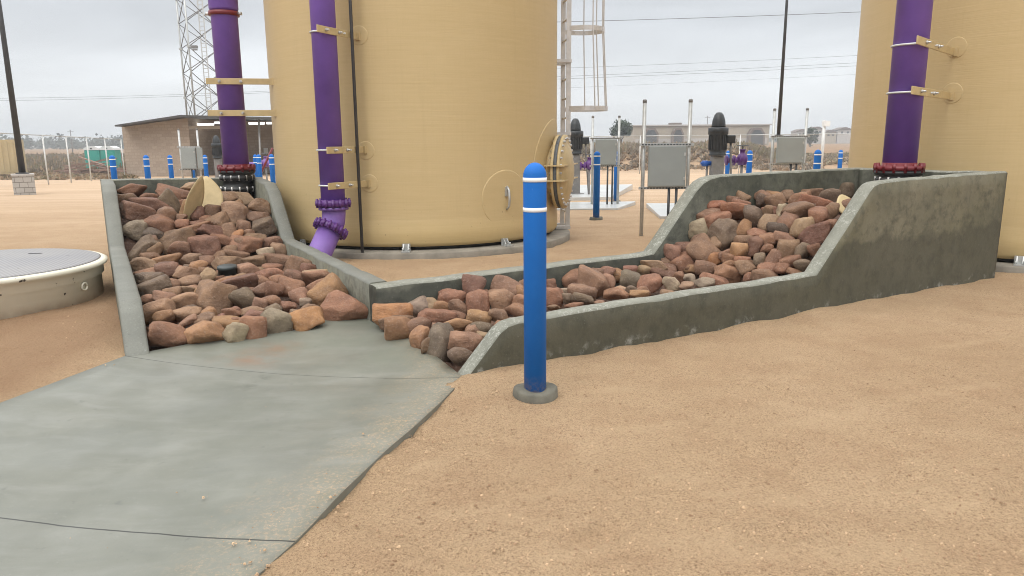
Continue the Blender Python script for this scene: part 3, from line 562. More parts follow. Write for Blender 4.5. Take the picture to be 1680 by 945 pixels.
def tank(c, label, lugs):
    t = thing('storage_tank', (c[0], c[1], 0), label, 'tank', 'tan fiberglass storage tanks')
    prof = [(TR-.25, .115), (TR-.02, .12), (TR+.012, .17), (TR+.016, .35), (TR, .48)]+[(TR, .5+i*.5) for i in range(15)]+[(TR*.97, 7.9), (TR*.8, 8.35), (TR*.4, 8.65), (0, 8.72)]
    MB().lathe(prof, n=160).build('shell', M['tank'], t)
    MB().lathe([(TR+.22, -.2), (TR+.22, .055), (TR+.205, .07), (0.01, .07)], n=120).build('base_pad', M['pad'], t)
    MB().lathe([(TR-.08, .07), (TR-.08, .125)], n=96).build('gap_shade_ring', M['black'], t)  # black ring stands in for the shaded gap under the shell
    for x, y in lugs:
        P = cylhit(c, TR, x, y); th = math.atan2(P[1]-c[1], P[0]-c[0]); o = Vector((c[0]+TR*math.cos(th), c[1]+TR*math.sin(th), 0)); rd = Vector((math.cos(th), math.sin(th), 0)); tn = Vector((-rd.y, rd.x, 0))
        mb = MB(); mb.bar(o+rd*.03+Vector((0, 0, .07)), o+rd*.03+Vector((0, 0, .17)), .11, .02, rd)
        mb.bar(o+rd*.02+Vector((0, 0, .078)), o+rd*.16+Vector((0, 0, .078)), .12, .014)
        for k in (-1, 1): mb.bar(o+rd*.09+tn*k*.03+Vector((0, 0, .085)), o+rd*.03+tn*k*.03+Vector((0, 0, .16)), .012, .03); mb.cyl(o+rd*.1+tn*k*.04+Vector((0, 0, .08)), o+rd*.1+tn*k*.04+Vector((0, 0, .12)), .012, 8)
        rel(t, mb.build('anchor_clip', M['galv'], t))
    return t
tk1 = tank(T1, 'tan fiberglass tank with bolted round manway and caged ladder, behind the left bed', [(667, 407), (826, 399), (500, 395)])
tk2 = tank(T2, 'tan fiberglass tank at the photo\'s right edge, rising behind the right basin', [(1672, 436)])
# round pad with pull handle on the first tank
P = cylhit(T1, TR, 830, 326); patch(T1, TR, P, .40, 'repair_pad', M['tank'], tk1, .007)
rd = Vector((P[0]-T1[0], P[1]-T1[1], 0)).normalized(); hb = Vector(P)+rd*.02
mb = MB(); mb.tube([hb+Vector((0, 0, .17)), hb+rd*.05+Vector((0, 0, .12)), hb+rd*.06+Vector((0, 0, 0)), hb+rd*.05+Vector((0, 0, -.1)), hb+Vector((0, 0, -.15))], .016, 8); mb.box(hb+Vector((0, 0, .1)), (.05, .05, .13), math.atan2(rd.y, rd.x)); rel(tk1, mb.build('lifting_lug', M['galv'], tk1))
# manway
ma = math.radians(-15); mo = Vector((math.cos(ma), math.sin(ma), 0)); mc = Vector((T1[0], T1[1], 1.04)); mt = Vector((-mo.y, mo.x, 0))
patch(T1, TR, np.array(mc+mo*TR), .80, 'manway_reinforcement', M['tank'], tk1, .007)
MB().lathe([(.42, TR-.15), (.42, TR+.16)], mc, mo, 48).build('manway_neck', M['cream'], tk1).matrix_parent_inverse = Matrix.Translation(-tk1.location)
rel(tk1, MB().lathe([(.40, TR+.06), (.56, TR+.06), (.56, TR+.10), (.40, TR+.10)], mc, mo, 56).build('flange', M['cream'], tk1))
rel(tk1, MB().lathe([(.30, TR+.10), (.548, TR+.10), (.548, TR+.155), (.30, TR+.155)], mc, mo, 56).build('gasket', M['gasket'], tk1))
cov = rel(tk1, MB().lathe([(.56, TR+.155), (.56, TR+.19), (.44, TR+.20), (.36, TR+.245), (.2, TR+.285), (0, TR+.295)], mc, mo, 56).build('manway_cover', M['cream'], tk1))
mb = MB()
for i in range(28):
    a = 2*PI*i/28; q = mc+mt*math.cos(a)*.505+Vector((0, 0, math.sin(a)*.505)); mb.cyl(q+mo*(TR+.035), q+mo*(TR+.225), .017, 8)
bo = mb.build('bolt', M['bolt'], cov)
for dz in (-.11, .11):
    mb = MB(); mb.bar(mc-mt*.0+mo*(TR-.02)+Vector((0, 0, dz)), mc+mo*(TR+.275)+Vector((0, 0, dz)), 1.2, .018)
    q = mb.build('stiffener_plate', M['cream'], tk1); rel(tk1, q)
# caged ladder
la = math.radians(8); lo_ = Vector((math.cos(la), math.sin(la), 0)); lt = Vector((-lo_.y, lo_.x, 0)); lc = Vector((T1[0], T1[1], 0))+lo_*(TR+.19)
ld = thing('ladder', (lc.x, lc.y, .07), 'caged aluminium ladder fixed to the right side of the manway tank', 'ladder'); W = .21
for k in (-1, 1):
    mb = MB(); mb.bar(lc+lt*W*k+Vector((0, 0, .07)), lc+lt*W*k+Vector((0, 0, 8.2)), .075, .022, lt); rel(ld, mb.build('rail', M['alu'], ld))
for i in range(26):
    z = .35+.305*i; mb = MB(); mb.cyl(lc-lt*W+Vector((0, 0, z)), lc+lt*W+Vector((0, 0, z)), .017, 8); rel(ld, mb.build('rung', M['alu'], ld))
for z in (.1, 1.62, 2.75, 4.6):
    mb = MB()
    for k in (-1, 1): mb.bar(lc+lt*W*k-lo_*.2+Vector((0, 0, z)), lc+lt*W*k+lo_*.04+Vector((0, 0, z)), .05, .1, lt)
    rel(ld, mb.build('standoff_bracket', M['alu'], ld))
def hoop(rad, z): return [lc+lt*W*(-1)+Vector((0, 0, z))]+[lc+lo_*(rad*.95+rad*.98*math.sin(a)*0)+Vector((0, 0, z))+lo_*(rad*math.cos(a)-rad*.15)+lt*rad*math.sin(a)*.92 for a in [(-100+i*12.5)*PI/180 for i in range(17)]]+[lc+lt*W+Vector((0, 0, z))]
def flat(pts, w, t):
    mb = MB()
    for a, b in zip(pts, pts[1:]): mb.bar(a, b, t, w)
    return mb
HZ = [(.385, 2.02), (.345, 3.25), (.345, 4.5), (.345, 5.75), (.345, 7.0)]
for r, z in HZ: rel(ld, flat(hoop(r, z), .07, .012).build('cage_hoop', M['alu'], ld))
for i in (3, 6, 9, 12, 15):
    mb = MB(); pts = [hoop(r, z)[i]*1. for r, z in HZ]
    for a, b in zip(pts, pts[1:]): mb.bar(a-lo_*.0, b, .042, .01, lo_)
    rel(ld, mb.build('cage_strap', M['alu'], ld))
# ------------------------------------------------------------------ purple pipes
def arc(c, a, b, r, n=10):   # quarter bend from direction a to b
    c, a, b = Vector(c), Vector(a), Vector(b); return [c+a*(r*math.sin(t))-b*(r*(1-math.cos(t)))*-1 for t in [PI/2*i/n for i in range(n+1)]]
def coupling(par, o, ax, r, z0, mat, matb, name='coupling', n=12, ears=True):
    mb = MB(); mb.lathe([(r, z0-.045), (r*1.28, z0-.04), (r*1.33, z0-.012), (r*1.33, z0+.012), (r*1.28, z0+.04), (r, z0+.045)], o, ax, 40)
    u, v, w = mb.frame(ax); q = mb.build(name, mat, par); rel(par, q)
    mb = MB()
    for i in range(n):
        a = 2*PI*i/n; d = u*math.cos(a)+v*math.sin(a); p = Vector(o)+w*z0+d*r*1.36
        mb.cyl(p-w*.055, p+w*.055, .016, 8); mb.cyl(p-w*.03, p+w*.03, .024, 6)
    b = mb.build('bolt', matb, q); return q
def downpipe(px, py, Y, od, label, out, top=8.0):
    P = pY(px, py, Y); r = od/2; base = Vector((P[0], P[1], 0)); z0 = P[2]
    t = thing('drain_pipe', (P[0], P[1], z0-.4), label, 'pipe', 'purple standpipes of the tanks')
    rel(t, MB().lathe([(r, z0), (r, top)], base, (0, 0, 1), 40).build('pipe', M['purple'], t))
    rel(t, MB().lathe([(r*1.45, z0-.035), (r*1.45, z0+.015), (r*1.03, z0+.018), (r*1.03, z0+.05)], base, (0, 0, 1), 40).build('flange', M['red'], t))
    mb = MB()
    for i in range(14):
        a = 2*PI*i/14; q = base+Vector((math.cos(a), math.sin(a), 0))*r*1.36; mb.cyl(q+Vector((0, 0, z0-.06)), q+Vector((0, 0, z0+.045)), .02, 8); mb.cyl(q+Vector((0, 0, z0-.02)), q+Vector((0, 0, z0+.03)), .026, 6)
    rel(t, mb.build('bolt', M['red'], t))
    pr = [(r*.9, z0-.52), (r*1.0, z0-.36), (r*1.38, z0-.33), (r*1.38, z0-.29), (r*1.12, z0-.27), (r*1.12, z0-.19), (r*1.4, z0-.17), (r*1.4, z0-.12), (r*1.15, z0-.10), (r*1.42, z0-.08), (r*1.42, z0-.037)]
    cp = rel(t, MB().lathe(pr, base, (0, 0, 1), 40).build('coupling', M['black'], t))
    mb = MB()
    for zz in (z0-.145, z0-.31):
        for i in range(14):
            a = 2*PI*(i+.5)/14; q = base+Vector((math.cos(a), math.sin(a), 0))*r*1.33; mb.cyl(q+Vector((0, 0, zz-.04)), q+Vector((0, 0, zz+.04)), .014, 8)
    b = mb.build('bolt', M['bolt'], cp)
    o = Vector((out[0], out[1], 0)).normalized(); zc = z0-.56
    pts = [base+Vector((0, 0, zc+.02))]+[base+Vector((0, 0, zc))+o*(.26*(1-math.cos(a)))-Vector((0, 0, .2*math.sin(a))) for a in [PI/2*i/8 for i in range(9)]]+[base+o*.42+Vector((0, 0, zc-.2))]
    rel(t, MB().tube(pts, r*.95, 28).build('elbow', M['black'], t))
    return t, base, z0, o
pl, plb, plz, plo = downpipe(388, 275, 10.9, .362, 'purple standpipe with red flange over the left bed, left of the manway tank', -N0*1.0+D0*-.2)
pr_, prb, prz, pro = downpipe(1475, 274, 8.29, .35, 'purple standpipe with red flange over the right basin, strapped to the right-hand tank', -D0)
# upper red coupling high on the left pipe
P = pY(367, 23, 10.9); r = .181; b0 = Vector((P[0], P[1], 0))
q = rel(pl, MB().lathe([(r, P[2]-.03), (r*1.16, P[2]-.028), (r*1.16, P[2]+.028), (r, P[2]+.03)], plb, (0, 0, 1), 40).build('joint_clamp', M['red'], pl))
rel(pl, MB().lathe([(r, P[2]+.03), (r*1.1, P[2]+.07), (r*1.1, P[2]+.42), (r*1.24, P[2]+.44), (r*1.24, P[2]+.5), (r, P[2]+.52)], plb, (0, 0, 1), 40).build('pipe_bell', M['purple'], pl))
for k in (-1, 1): mb = MB(); mb.cyl(plb+Vector((k*r*1.1, -.02, P[2])), plb+Vector((k*r*1.42, -.02, P[2])), .022, 8); mb.build('bolt', M['bolt'], q)
def bracket(pipe, base, r, px0, px1, c, label, tangent=True):
    """cream bar from beside the pipe to the tank; px0/px1: its ends"""
    E_ = Vector(cylhit(c, TR, *px1)) if px1[2:] == () else None
    C2 = Vector((base.x, base.y)); E2 = Vector((E_.x, E_.y)); rr = r+.016; dv = C2-E2; dd = dv.length; an = math.asin(rr/dd); best = None
    for sg in (-1, 1):
        u = Matrix.Rotation(sg*an, 2) @ dv.normalized(); T = E2+u*dd*math.cos(an)
        if best is None or T.length < best[1].length: best = (u, T)
    u, T = best; Ln = dd*math.cos(an); a2 = E2+u*(Ln+r)
    for q in np.arange(Ln*.7, Ln+.5, .01):
        a2 = E2+u*q
        if proj((a2.x, a2.y, E_.z))[0] <= px0[0]: break
    z = (E_.z+pY(px0[0], px0[1], a2.y)[2])/2; a = Vector((a2.x, a2.y, z)); E_.z = z; n = T-C2; n = Vector((n.x, n.y, 0)).normalized()
    t = thing('pipe_bracket', (a+E_)/2, label, 'bracket', 'cream brackets holding the purple pipes')
    h = .085; mb = MB(); mb.bar(a, E_, .016, h); rel(t, bevel(mb.build('bar', M['cream'], t), .004))
    mb = MB(); mb.box(E_+n*.012, (.05, .06, h*1.15), math.atan2(n.y, n.x)+PI/2); rel(t, mb.build('end_angle', M['cream'], t))
    ax = (E_-a).normalized(); mb = MB(); cc = Vector((base.x, base.y, z)); ub = []
    f = -n; pts = [cc+n*(r+.05)+ax*(r+.012)]
    pts += [cc-ax*((r+.012)*math.cos(PI-th))*1+f*((r+.012)*math.sin(th)) for th in [PI*i/14 for i in range(15)]][::-1] if False else [cc+ax*((r+.012)*math.cos(th))+f*((r+.012)*math.sin(th)) for th in [PI*i/14 for i in range(15)]]
    pts += [cc-ax*(r+.012)+n*(r+.01)]
    mb.tube(pts, .011, 8); rel(t, mb.build('clamp_rod', M['galvpale'], t))
    Ln = (E_-a).length
    for k in (.2, .52):
        mb = MB(); p = a+ax*Ln*k+n*.008; mb.cyl(p, p+n*.05, .012, 8); mb.cyl(p, p+n*.018, .022, 6); rel(t, mb.build('bolt', M['bolt'], t))
    return t
# front pipe beside the conduit
P3 = pY(545, 300, 9.43); r3 = .1525; fb = Vector((P3[0], P3[1], 0))
fp = thing('drain_pipe', (P3[0], P3[1], 0), 'purple standpipe with violet elbow in front of the manway tank, beside the dark conduit', 'pipe', 'purple standpipes of the tanks')
zf = pY(550, 333, 9.43)[2]; zk = pY(547, 372, 9.40)[2]
rel(fp, MB().lathe([(r3, zf), (r3, 8)], fb, (0, 0, 1), 40).build('pipe', M['purple'], fp))
coupling(fp, fb, (0, 0, 1), r3, zf+.0, M['violet_dark'], M['violet_dark'], n=14)
rel(fp, MB().lathe([(r3*1.25, zf-.085), (r3*1.25, zf-.05), (r3, zf-.05)], fb, (0, 0, 1), 40).build('flange', M['violet'], fp))
e0 = fb+Vector((0, 0, zf-.05)); dn = Vector((-.33, -.40, -.8)).normalized(); e1 = e0+Vector((0, 0, -.16)); pts = [e0, e0+Vector((0, 0, -.08)), e1+Vector((-.01, -.01, -.03)), e1+Vector((-.035, -.04, -.10))]; e2 = pts[-1]
rel(fp, MB().tube(pts, r3*.98, 32).build('elbow', M['violet'], fp))
coupling(fp, e2, tuple(dn), r3, .02, M['violet_dark'], M['violet_dark'], n=16)
rel(fp, MB().tube([e2, e2+dn*.95], r3, 32).build('buried_leg', M['violet'], fp))
c0 = gp(595, 424); cd = pY(570, 0, c0[1]+.02)
mb = MB(); mb.cyl((c0[0], c0[1], -.1), (c0[0], c0[1], 8), .021, 12); tag(mb.build('conduit', M['conduit'], origin=(c0[0], c0[1], 0)), 'thin dark vertical conduit running up the front of the manway tank', 'conduit')
for i, (a, b) in enumerate((((520, 48), (586, 58)), ((537, 245), (597, 247)), ((539, 306), (603, 301)))):
    bracket(fp, fb, r3, a, b, T1, 'cream bracket on the front pipe, %s' % ['topmost, near the photo\'s upper edge', 'middle one, level with the bollard\'s top', 'lowest, just above the violet coupling'][i]); P = cylhit(T1, TR, b[0]+3, b[1]); patch(T1, TR, P, .12, 'bracket_pad', M['tank'], tk1, .004)
for i, (a, b) in enumerate((((338, 133), (447, 134)), ((342, 185), (452, 186)))):
    bracket(pl, plb, .181, a, b, T1, ['long cream bracket, upper of two on the pipe by the lattice tower', 'long cream bracket, lower of two on the pipe by the lattice tower'][i])
for i, (a, b) in enumerate((((1481, 74), (1566, 78)), ((1475, 153), (1559, 153)))):
    bracket(pr_, prb, .175, a, b, T2, ['cream bracket, upper of two on the right-hand tank\'s purple pipe', 'cream bracket, lower of two on the right-hand tank\'s purple pipe'][i]); P = cylhit(T2, TR, b[0]+3, b[1]); patch(T2, TR, P, .12, 'bracket_pad', M['tank'], tk2, .004)
# flap covers at the pipe mouths
def flap(c, tilt, az, w, h, label):
    t = thing('flap_cover', c, label, 'flap', 'cream flap covers at the pipe outlets')
    def leaf(dx, ww, hh, yaw, lean, name, roll=0):
        mb = MB(); mb.smooth = True; rows = []
        for q, off in ((0.001, .045), (.5, .035), (.85, .012), (1, 0), (1, -.014), (.8, -.012), (.001, -.012)):
            rows.append([Vector((math.cos(a)*ww*q*(1-.42*max(math.sin(a), 0)**1.5), off*(.4 if name == 'hinged_leaf' else 1), math.sin(a)*hh*q)) for a in [2*PI*i/32 for i in range(33)]])
        m = Matrix.Translation(Vector(c)+Vector(dx)) @ Matrix.Rotation(roll, 4, 'Y') @ Matrix.Rotation(yaw, 4, 'Z') @ Matrix.Rotation(lean, 4, 'X')
        mb.grid([[m @ p for p in r] for r in rows]); rel(t, mb.build(name, M['flapcream'], t))
    leaf((0, 0, 0), w, h, az, tilt, 'flap', -.12); return t, leaf
cf = Vector(pY(344, 322, 9.75)); ft, lf = flap(cf, -.25, .35, .165, .275, 'cream flap cover standing tilted among the stones at the top of the left bed')
lf(Vector(pY(319, 330, 9.35))-cf, .16, .34, 1.28, -.05, 'hinged_leaf', .40)
cf2 = Vector(pY(1388, 338, 7.55)); flap(cf2, -.5, .55, .15, .13, 'cream flap cover half hidden behind the sloping front wall of the right basin')
# black cap between the stones
P = hitbed(375, 449); cp = thing('pipe_plug', P, 'round black plastic cap lying between rocks in the middle of the left bed', 'cap')
rel(cp, MB().lathe([(.088, -.06), (.092, .02), (.098, .022), (.098, .05), (.09, .056), (.0, .05)], P+np.array([0, -.03, .035]), (.05, -.08, 1), 32).build('lid', M['blackcap'], cp))
rel(cp, MB().lathe([(.07, -.2), (.07, -.02)], P, (0, 0, 1), 24).build('riser', M['blackcap'], cp))
# ------------------------------------------------------------------ round vault
vc = Vector((-5.22, 7.02, 0)); va = thing('utility_vault', vc, 'round cream concrete vault with grey diamond plate lid, left of the rock beds', 'vault')
MB().lathe([(1.05, -.3), (1.05, .20), (1.075, .215), (1.075, .30), (1.115, .315), (1.12, .345), (1.09, .362), (1.03, .36), (1.03, .30), (0.01, .30)], n=96).build('casing', M['vault'], va)
lid = MB().lathe([(1.03, .31), (1.06, .366), (1.04, .374), (0.01, .378)], n=96).build('lid', M['diamond'], va)
mb = MB(); hp = Vector(pz(58, 416, .375))-vc; mb.box(hp, (.13, .03, .008), .2); mb.build('handle', M['dark'], lid)
mb = MB(); hp = Vector(pz(148, 470, .15)); dv = (hp-vc); dv.z = 0; dv.normalize(); q = dv*1.06+Vector((0, 0, .15)); u = Vector((-dv.y, dv.x, 0))
mb.tube([q+u*.04*math.cos(a)+Vector((0, 0, .035*math.sin(a))) for a in [2*PI*i/16 for i in range(17)]], .009, 8); mb.build('ring', M['vault'], va)
# ------------------------------------------------------------------ bollards
def make_bollard(loc, label, foot=True):
    t = thing('bollard', loc, label, 'bollard', 'blue bollards with two white bands'); r, h = .066, 1.385
    MB().lathe([(r, -.1), (r, h-.075)]+[(r*math.cos(a), h-.075+.075*math.sin(a)) for a in [PI/2*i/8 for i in range(1, 8)]]+[(0, h)], n=40).build('sleeve', M['blue'], t)
    for z in (h-.095, h-.262): MB().lathe([(r, z-.012), (r+.0025, z-.0115), (r+.0025, z+.0115), (r, z+.012)], n=40, cap=False).build('band', M['white'], t)
    if foot:
        mb = MB(); n = 28; rows = []
        for rr, z in ((.138, -.12), (.136, .0), (.130, .052), (.118, .062), (.06, .058)):
            rows.append([Vector((math.cos(a)*(rr+.008*math.sin(3*a+z*9)), math.sin(a)*(rr+.007*math.cos(2*a)), z+.006*math.sin(2*a+1))) for a in [2*PI*i/n for i in range(n+1)]])
        mb.smooth = True; mb.grid(rows); mb.build('footing', M['footing'], t)
    return t
P = gp(878, 652); bol = make_bollard((P[0], P[1]-.0, .0), 'tall blue bollard in the foreground, standing before the long low front wall')
BOL = [(978, 361, None, 'blue bollard on a small footing between the caged ladder and a grey panel rack'),
       (189, None, 17.6, 'blue bollard left of the block building, leftmost in the photo'), (244, None, 17.8, 'blue bollard before the block wall, second from the photo\'s left edge'),
       (282, None, 21.5, 'slim blue bollard before the block wall, just left of a panel rack'), (339, None, 23.5, 'blue bollard behind the rack and left of the far motor'),
       (318, None, 25, 'short looking blue bollard mostly hidden behind the rack before the building'), (421, None, 24, 'blue bollard right of the purple pipe, further of an overlapping pair'), (427, None, 22.5, 'blue bollard right of the purple pipe, nearer of an overlapping pair'), (448, None, 19.5, 'blue bollard against the left edge of the manway tank'),
       (1193, None, 23, 'slim blue bollard just right of the pump motor behind the right basin'), (1228, None, 18, 'blue bollard right of the violet valve behind the right basin'), (1338, None, 14.2, 'thick blue bollard beyond the right basin wall, right of a panel rack'),
       (1377, None, 23.5, 'slim blue bollard nearest the left edge of the right-hand tank'), (1011, None, 20, 'blue bollard half hidden under the rack behind the ladder')]
for x, y, Y, lab in BOL:
    if y: P = gp(x, y)
    else:
        q = pY(x, 300, Y)
        for _ in range(4):
            yy = proj((q[0], Y, gz(Y)+.7))[1]; q = pY(x, yy, Y)
        P = (q[0], Y, gz(Y))
    dup(bol, (P[0], P[1], gz(P[1])), 0, lab)
# ------------------------------------------------------------------ panel racks
def rack(xl, xr, ytop, Y, py, label, rz=0, W=None, side=False):
    a = pY(xl, (py[0]+py[1])/2, Y); b = pY(xr, (py[0]+py[1])/2, Y); zb_ = gz(Y); w = b[0]-a[0]; zt = pY((xl+xr)/2, ytop, Y)[2]; z1 = pY((xl+xr)/2, py[0], Y)[2]; z0 = pY((xl+xr)/2, py[1], Y)[2]; h = zt-zb_
    t = thing('panel_rack', ((a[0]+b[0])/2, Y, zb_), label, 'panel rack', 'grey panels on galvanised post racks', rz)
    for k in (-1, 1):
        mb = MB(); mb.cyl((k*w/2, 0, -.1), (k*w/2, 0, h), .031, 14); p = mb.build('post', M['galv'], t); mb = MB(); mb.lathe([(.033, h-.03), (.033, h+.01), (.02, h+.02), (0, h+.022)], (k*w/2, 0, 0), n=14); mb.build('cap', M['column'], p)
    for z in (z1-zb_, z0-zb_):
        mb = MB(); mb.use(M['galv']); mb.box((0, -.05, z), (w+.14, .03, .042)); mb.use(M['dark']); n = int((w+.1)/.05)
        for i in range(n): mb.box((-(w+.1)/2+.05*(i+.5), -.067, z), (.028, .006, .016))
        mb.build('strut', None, t)
    ph = z1-z0-.05; mb = MB(); mb.box((0, -.10, (z1+z0)/2-zb_), (w-.13, .06, ph)); p = bevel(mb.build('panel', M['panel'], t), .006)
    mb = MB(); mb.box((0, -.1325, (z1+z0)/2-zb_), (w-.16, .006, ph-.03)); mb.build('door', M['panel'], p)
    for k in (-.3, .3): MB().box((w/2-.09, -.138, (z1+z0)/2-zb_+k*ph), (.03, .012, .05)).build('latch', M['galv'], p)
    for k in (.05, .17): mb = MB(); mb.cyl((k, -.08, -.1), (k, -.08, z0-zb_), .022, 10); mb.build('conduit', M['dark'], t)
    if side: mb = MB(); mb.box((w/2+.05, -.06, (z1+z0)/2-zb_), (.16, .1, ph*1.0)); bevel(mb.build('side_box', M['panel'], t), .006)
    return t
ra = rack(1055, 1129, 165, 11.9, (237, 308), 'panel rack nearest the camera, standing behind the right basin\'s sloping back wall')
rack(972, 1015, 191, 18.6, (227, 272), 'panel rack on the concrete slab, just right of the caged ladder')
rack(1267, 1320, 179, 16.5, (224, 269), 'panel rack at the foot of the tall dark pole behind the right basin')
rack(297, 327, 212, 24, (241, 278), 'panel rack with a side box in front of the block building', side=True)
# ------------------------------------------------------------------ pumps
def pump(x, ytop, Y, label, s=1.0, rz=0, base=0.):
    zb_ = gz(Y)+base; P = pY(x, ytop, Y); H_ = (P[2]-zb_); t = thing('vertical_pump', (P[0], Y, zb_), label, 'pump', 'vertical pump motors', rz)
    hm = .95*s; z1 = H_-hm; R_ = .19*s
    mb = MB(); mb.box((0, 0, z1/2), (.27*s, .25*s, z1-.02)); bevel(mb.build('column', M['column'], t), .02)
    mb = MB(); mb.lathe([(.26*s, 0), (.26*s, .035), (.2*s, .04)], n=24); mb.build('base_plate', M['column'], t)
    pf = [(R_*.95, z1), (R_*1.02, z1+.03*s), (R_*.9, z1+.05*s), (R_*.96, z1+.12*s), (R_, z1+.36*s), (R_*1.0, z1+.45*s), (R_*1.16, z1+.47*s), (R_*1.16, z1+.6*s), (R_*1.02, z1+.62*s)]
    m = MB().lathe(pf, n=32).build('motor', M['dark'], t)
    mb = MB()
    for i in range(20):
        a = 2*PI*i/20; mb.bar((math.cos(a)*R_*.98, math.sin(a)*R_*.98, z1+.13*s), (math.cos(a)*R_*1.0, math.sin(a)*R_*1.0, z1+.45*s), .02, .03*s, (math.cos(a), math.sin(a), 0))
    mb.build('cooling_fin', M['dark'], m)
    MB().lathe([(R_*.82, z1+.62*s), (R_*.80, z1+.66*s), (R_*.72, z1+.78*s), (R_*.68, z1+.80*s), (R_*.52, z1+.89*s), (R_*.3, z1+.94*s), (0, z1+.95*s)], n=28).build('motor_cap', M['dark'], t)
    mb = MB(); mb.box((R_*1.45, -.02, z1+.36*s), (.19*s, .16*s, .18*s)); bevel(mb.build('junction_box', M['dark'], t), .02)
    MB().tube([(R_*1.5, -.02, z1+.27*s), (R_*1.52, -.02, z1+.1), (R_*1.9, 0, .3), (R_*2.0, 0, .0)], .025, 10).build('cable', M['column'], t)
    return t, H_, z1
pa, hA, zA = pump(1180, 184, 16.6, 'vertical pump with dark domed motor, directly behind the right basin\'s back wall')
pb, hB, zB = pump(944, 194, 22.5, 'vertical pump with dark domed motor, partly hidden behind the caged ladder', 1.12, base=.1)
pc, hC, zC = pump(354, 222, 26.5, 'vertical pump with dark motor and silver fitting, before the block building', .85)
def valve_run(x, y, Y, ln, mat, wheel, label, cat='valve'):
    P = Vector(pY(x, y, Y)); t = thing('pipe_valve', (P.x, P.y, gz(Y)), label, cat, 'valves and pipe stubs at the pumps'); o = Vector((0, 0, P.z-gz(Y)))
    MB().cyl(o-Vector((ln/2, 0, 0)), o+Vector((ln/2, 0, 0)), .06, 20).build('pipe', mat, t)
    for k in (-.5, -.1, .2, .5): MB().lathe([(.06, -.018), (.115, -.018), (.115, .018), (.06, .018)], o+Vector((ln*k, 0, 0)), (1, 0, 0), 24).build('flange', mat, t)
    bd = MB().lathe([(.06, -.13), (.115, -.05), (.125, 0.02), (.10, .10), (.06, .13), (.055, .2), (.07, .2), (.07, .23), (0, .23)], o+Vector((ln*.35, 0, .02)), (0, 0, 1), 24).build('valve_body', mat, t)
    MB().cyl((ln*.35, 0, -.05), o+Vector((ln*.35, 0, -.05)), .03, 12).build('support', M['column'], t)
    if wheel:
        mb = MB(); q = o+Vector((ln*.35, 0, .33)); mb.tube([q+Vector((.13*math.cos(a), .13*math.sin(a), 0)) for a in [2*PI*i/20 for i in range(21)]], .012, 8); mb.cyl(q-Vector((0, 0, .1)), q, .012, 8)
        for k in range(3): a = k*PI/3; mb.bar(q-Vector((.13*math.cos(a), .13*math.sin(a), 0)), q+Vector((.13*math.cos(a), .13*math.sin(a), 0)), .015, .01)
        mb.build('handwheel', M['conduit'], t)
    return t
valve_run(1207, 263, 17, .42, M['violet_dark'], True, 'violet valve with dark handwheel, right of the pump behind the right basin')
valve_run(961, 272, 22.2, .3, M['violet_dark'], True, 'violet valve stack low beside the pump behind the caged ladder')
valve_run(423, 269, 24.5, .75, M['violet'], True, 'violet pipe and valve between the left purple pipe and the manway tank')
q = Vector(pY(1159, 268, 16.6)); t = thing('pipe_stub', (q.x, q.y, gz(16.6)), 'short blue pipe stub on the left side of the pump behind the right basin', 'pipe stub'); o = Vector((0, 0, q.z-gz(16.6)))
MB().lathe([(.028, -.13), (.028, -.1), (.062, -.1), (.062, .02), (.05, .03), (.05, .14)], o, (1, 0, 0), 20).build('fitting', M['bluepipe'], t); MB().cyl((.02, .02, 0), o+Vector((.02, .02, 0)), .025, 10).build('support', M['column'], t)
a, b = Vector(pY(447, 243, 23.5)), Vector(pY(425, 291, 23.5)); mb = MB(); mb.cyl(a, b, .035, 10); q = thing('brace', b, 'slanting red steel brace between the left purple pipe and the tank', 'brace'); rel(q, mb.build('tube', M['red'], q))
rel(q, MB().lathe([(.09, 0), (.09, .02), (.03, .02)], b-Vector((0, 0, .03)), (0, 0, 1), 14).build('foot_plate', M['red'], q))
# slabs
def slab(pts, h, label):
    z = gz(pts[0][1]); mb = MB(); T = [mb.bm.verts.new((x, y, z+h)) for x, y in pts]; Bt = [mb.bm.verts.new((x, y, z-.3)) for x, y in pts]; n = len(pts); mb.face(T)
    for i in range(n): mb.face([T[i], T[(i+1) % n], Bt[(i+1) % n], Bt[i]])
    c = Vector((sum(p[0] for p in pts)/n, sum(p[1] for p in pts)/n, z)); return tag(bevel(mb.build('equipment_slab', M['slab'], origin=c), .015), label, 'slab', 'wet concrete equipment slabs')
slab([(.4, 17.3), (2.55, 17.5), (3.3, 19.4), (.4, 19.2)], .05, 'wet pale concrete slab carrying the panel rack right of the ladder')
slab([(.5, 21.0), (2.9, 21.2), (4.5, 27.2), (.5, 27.0)], .10, 'pale raised concrete slab under the pump behind the ladder')
slab([(3.1, 15.2), (5.6, 15.0), (6.2, 18.2), (3.4, 18.4)], .05, 'pale concrete slab under the pump behind the right basin')
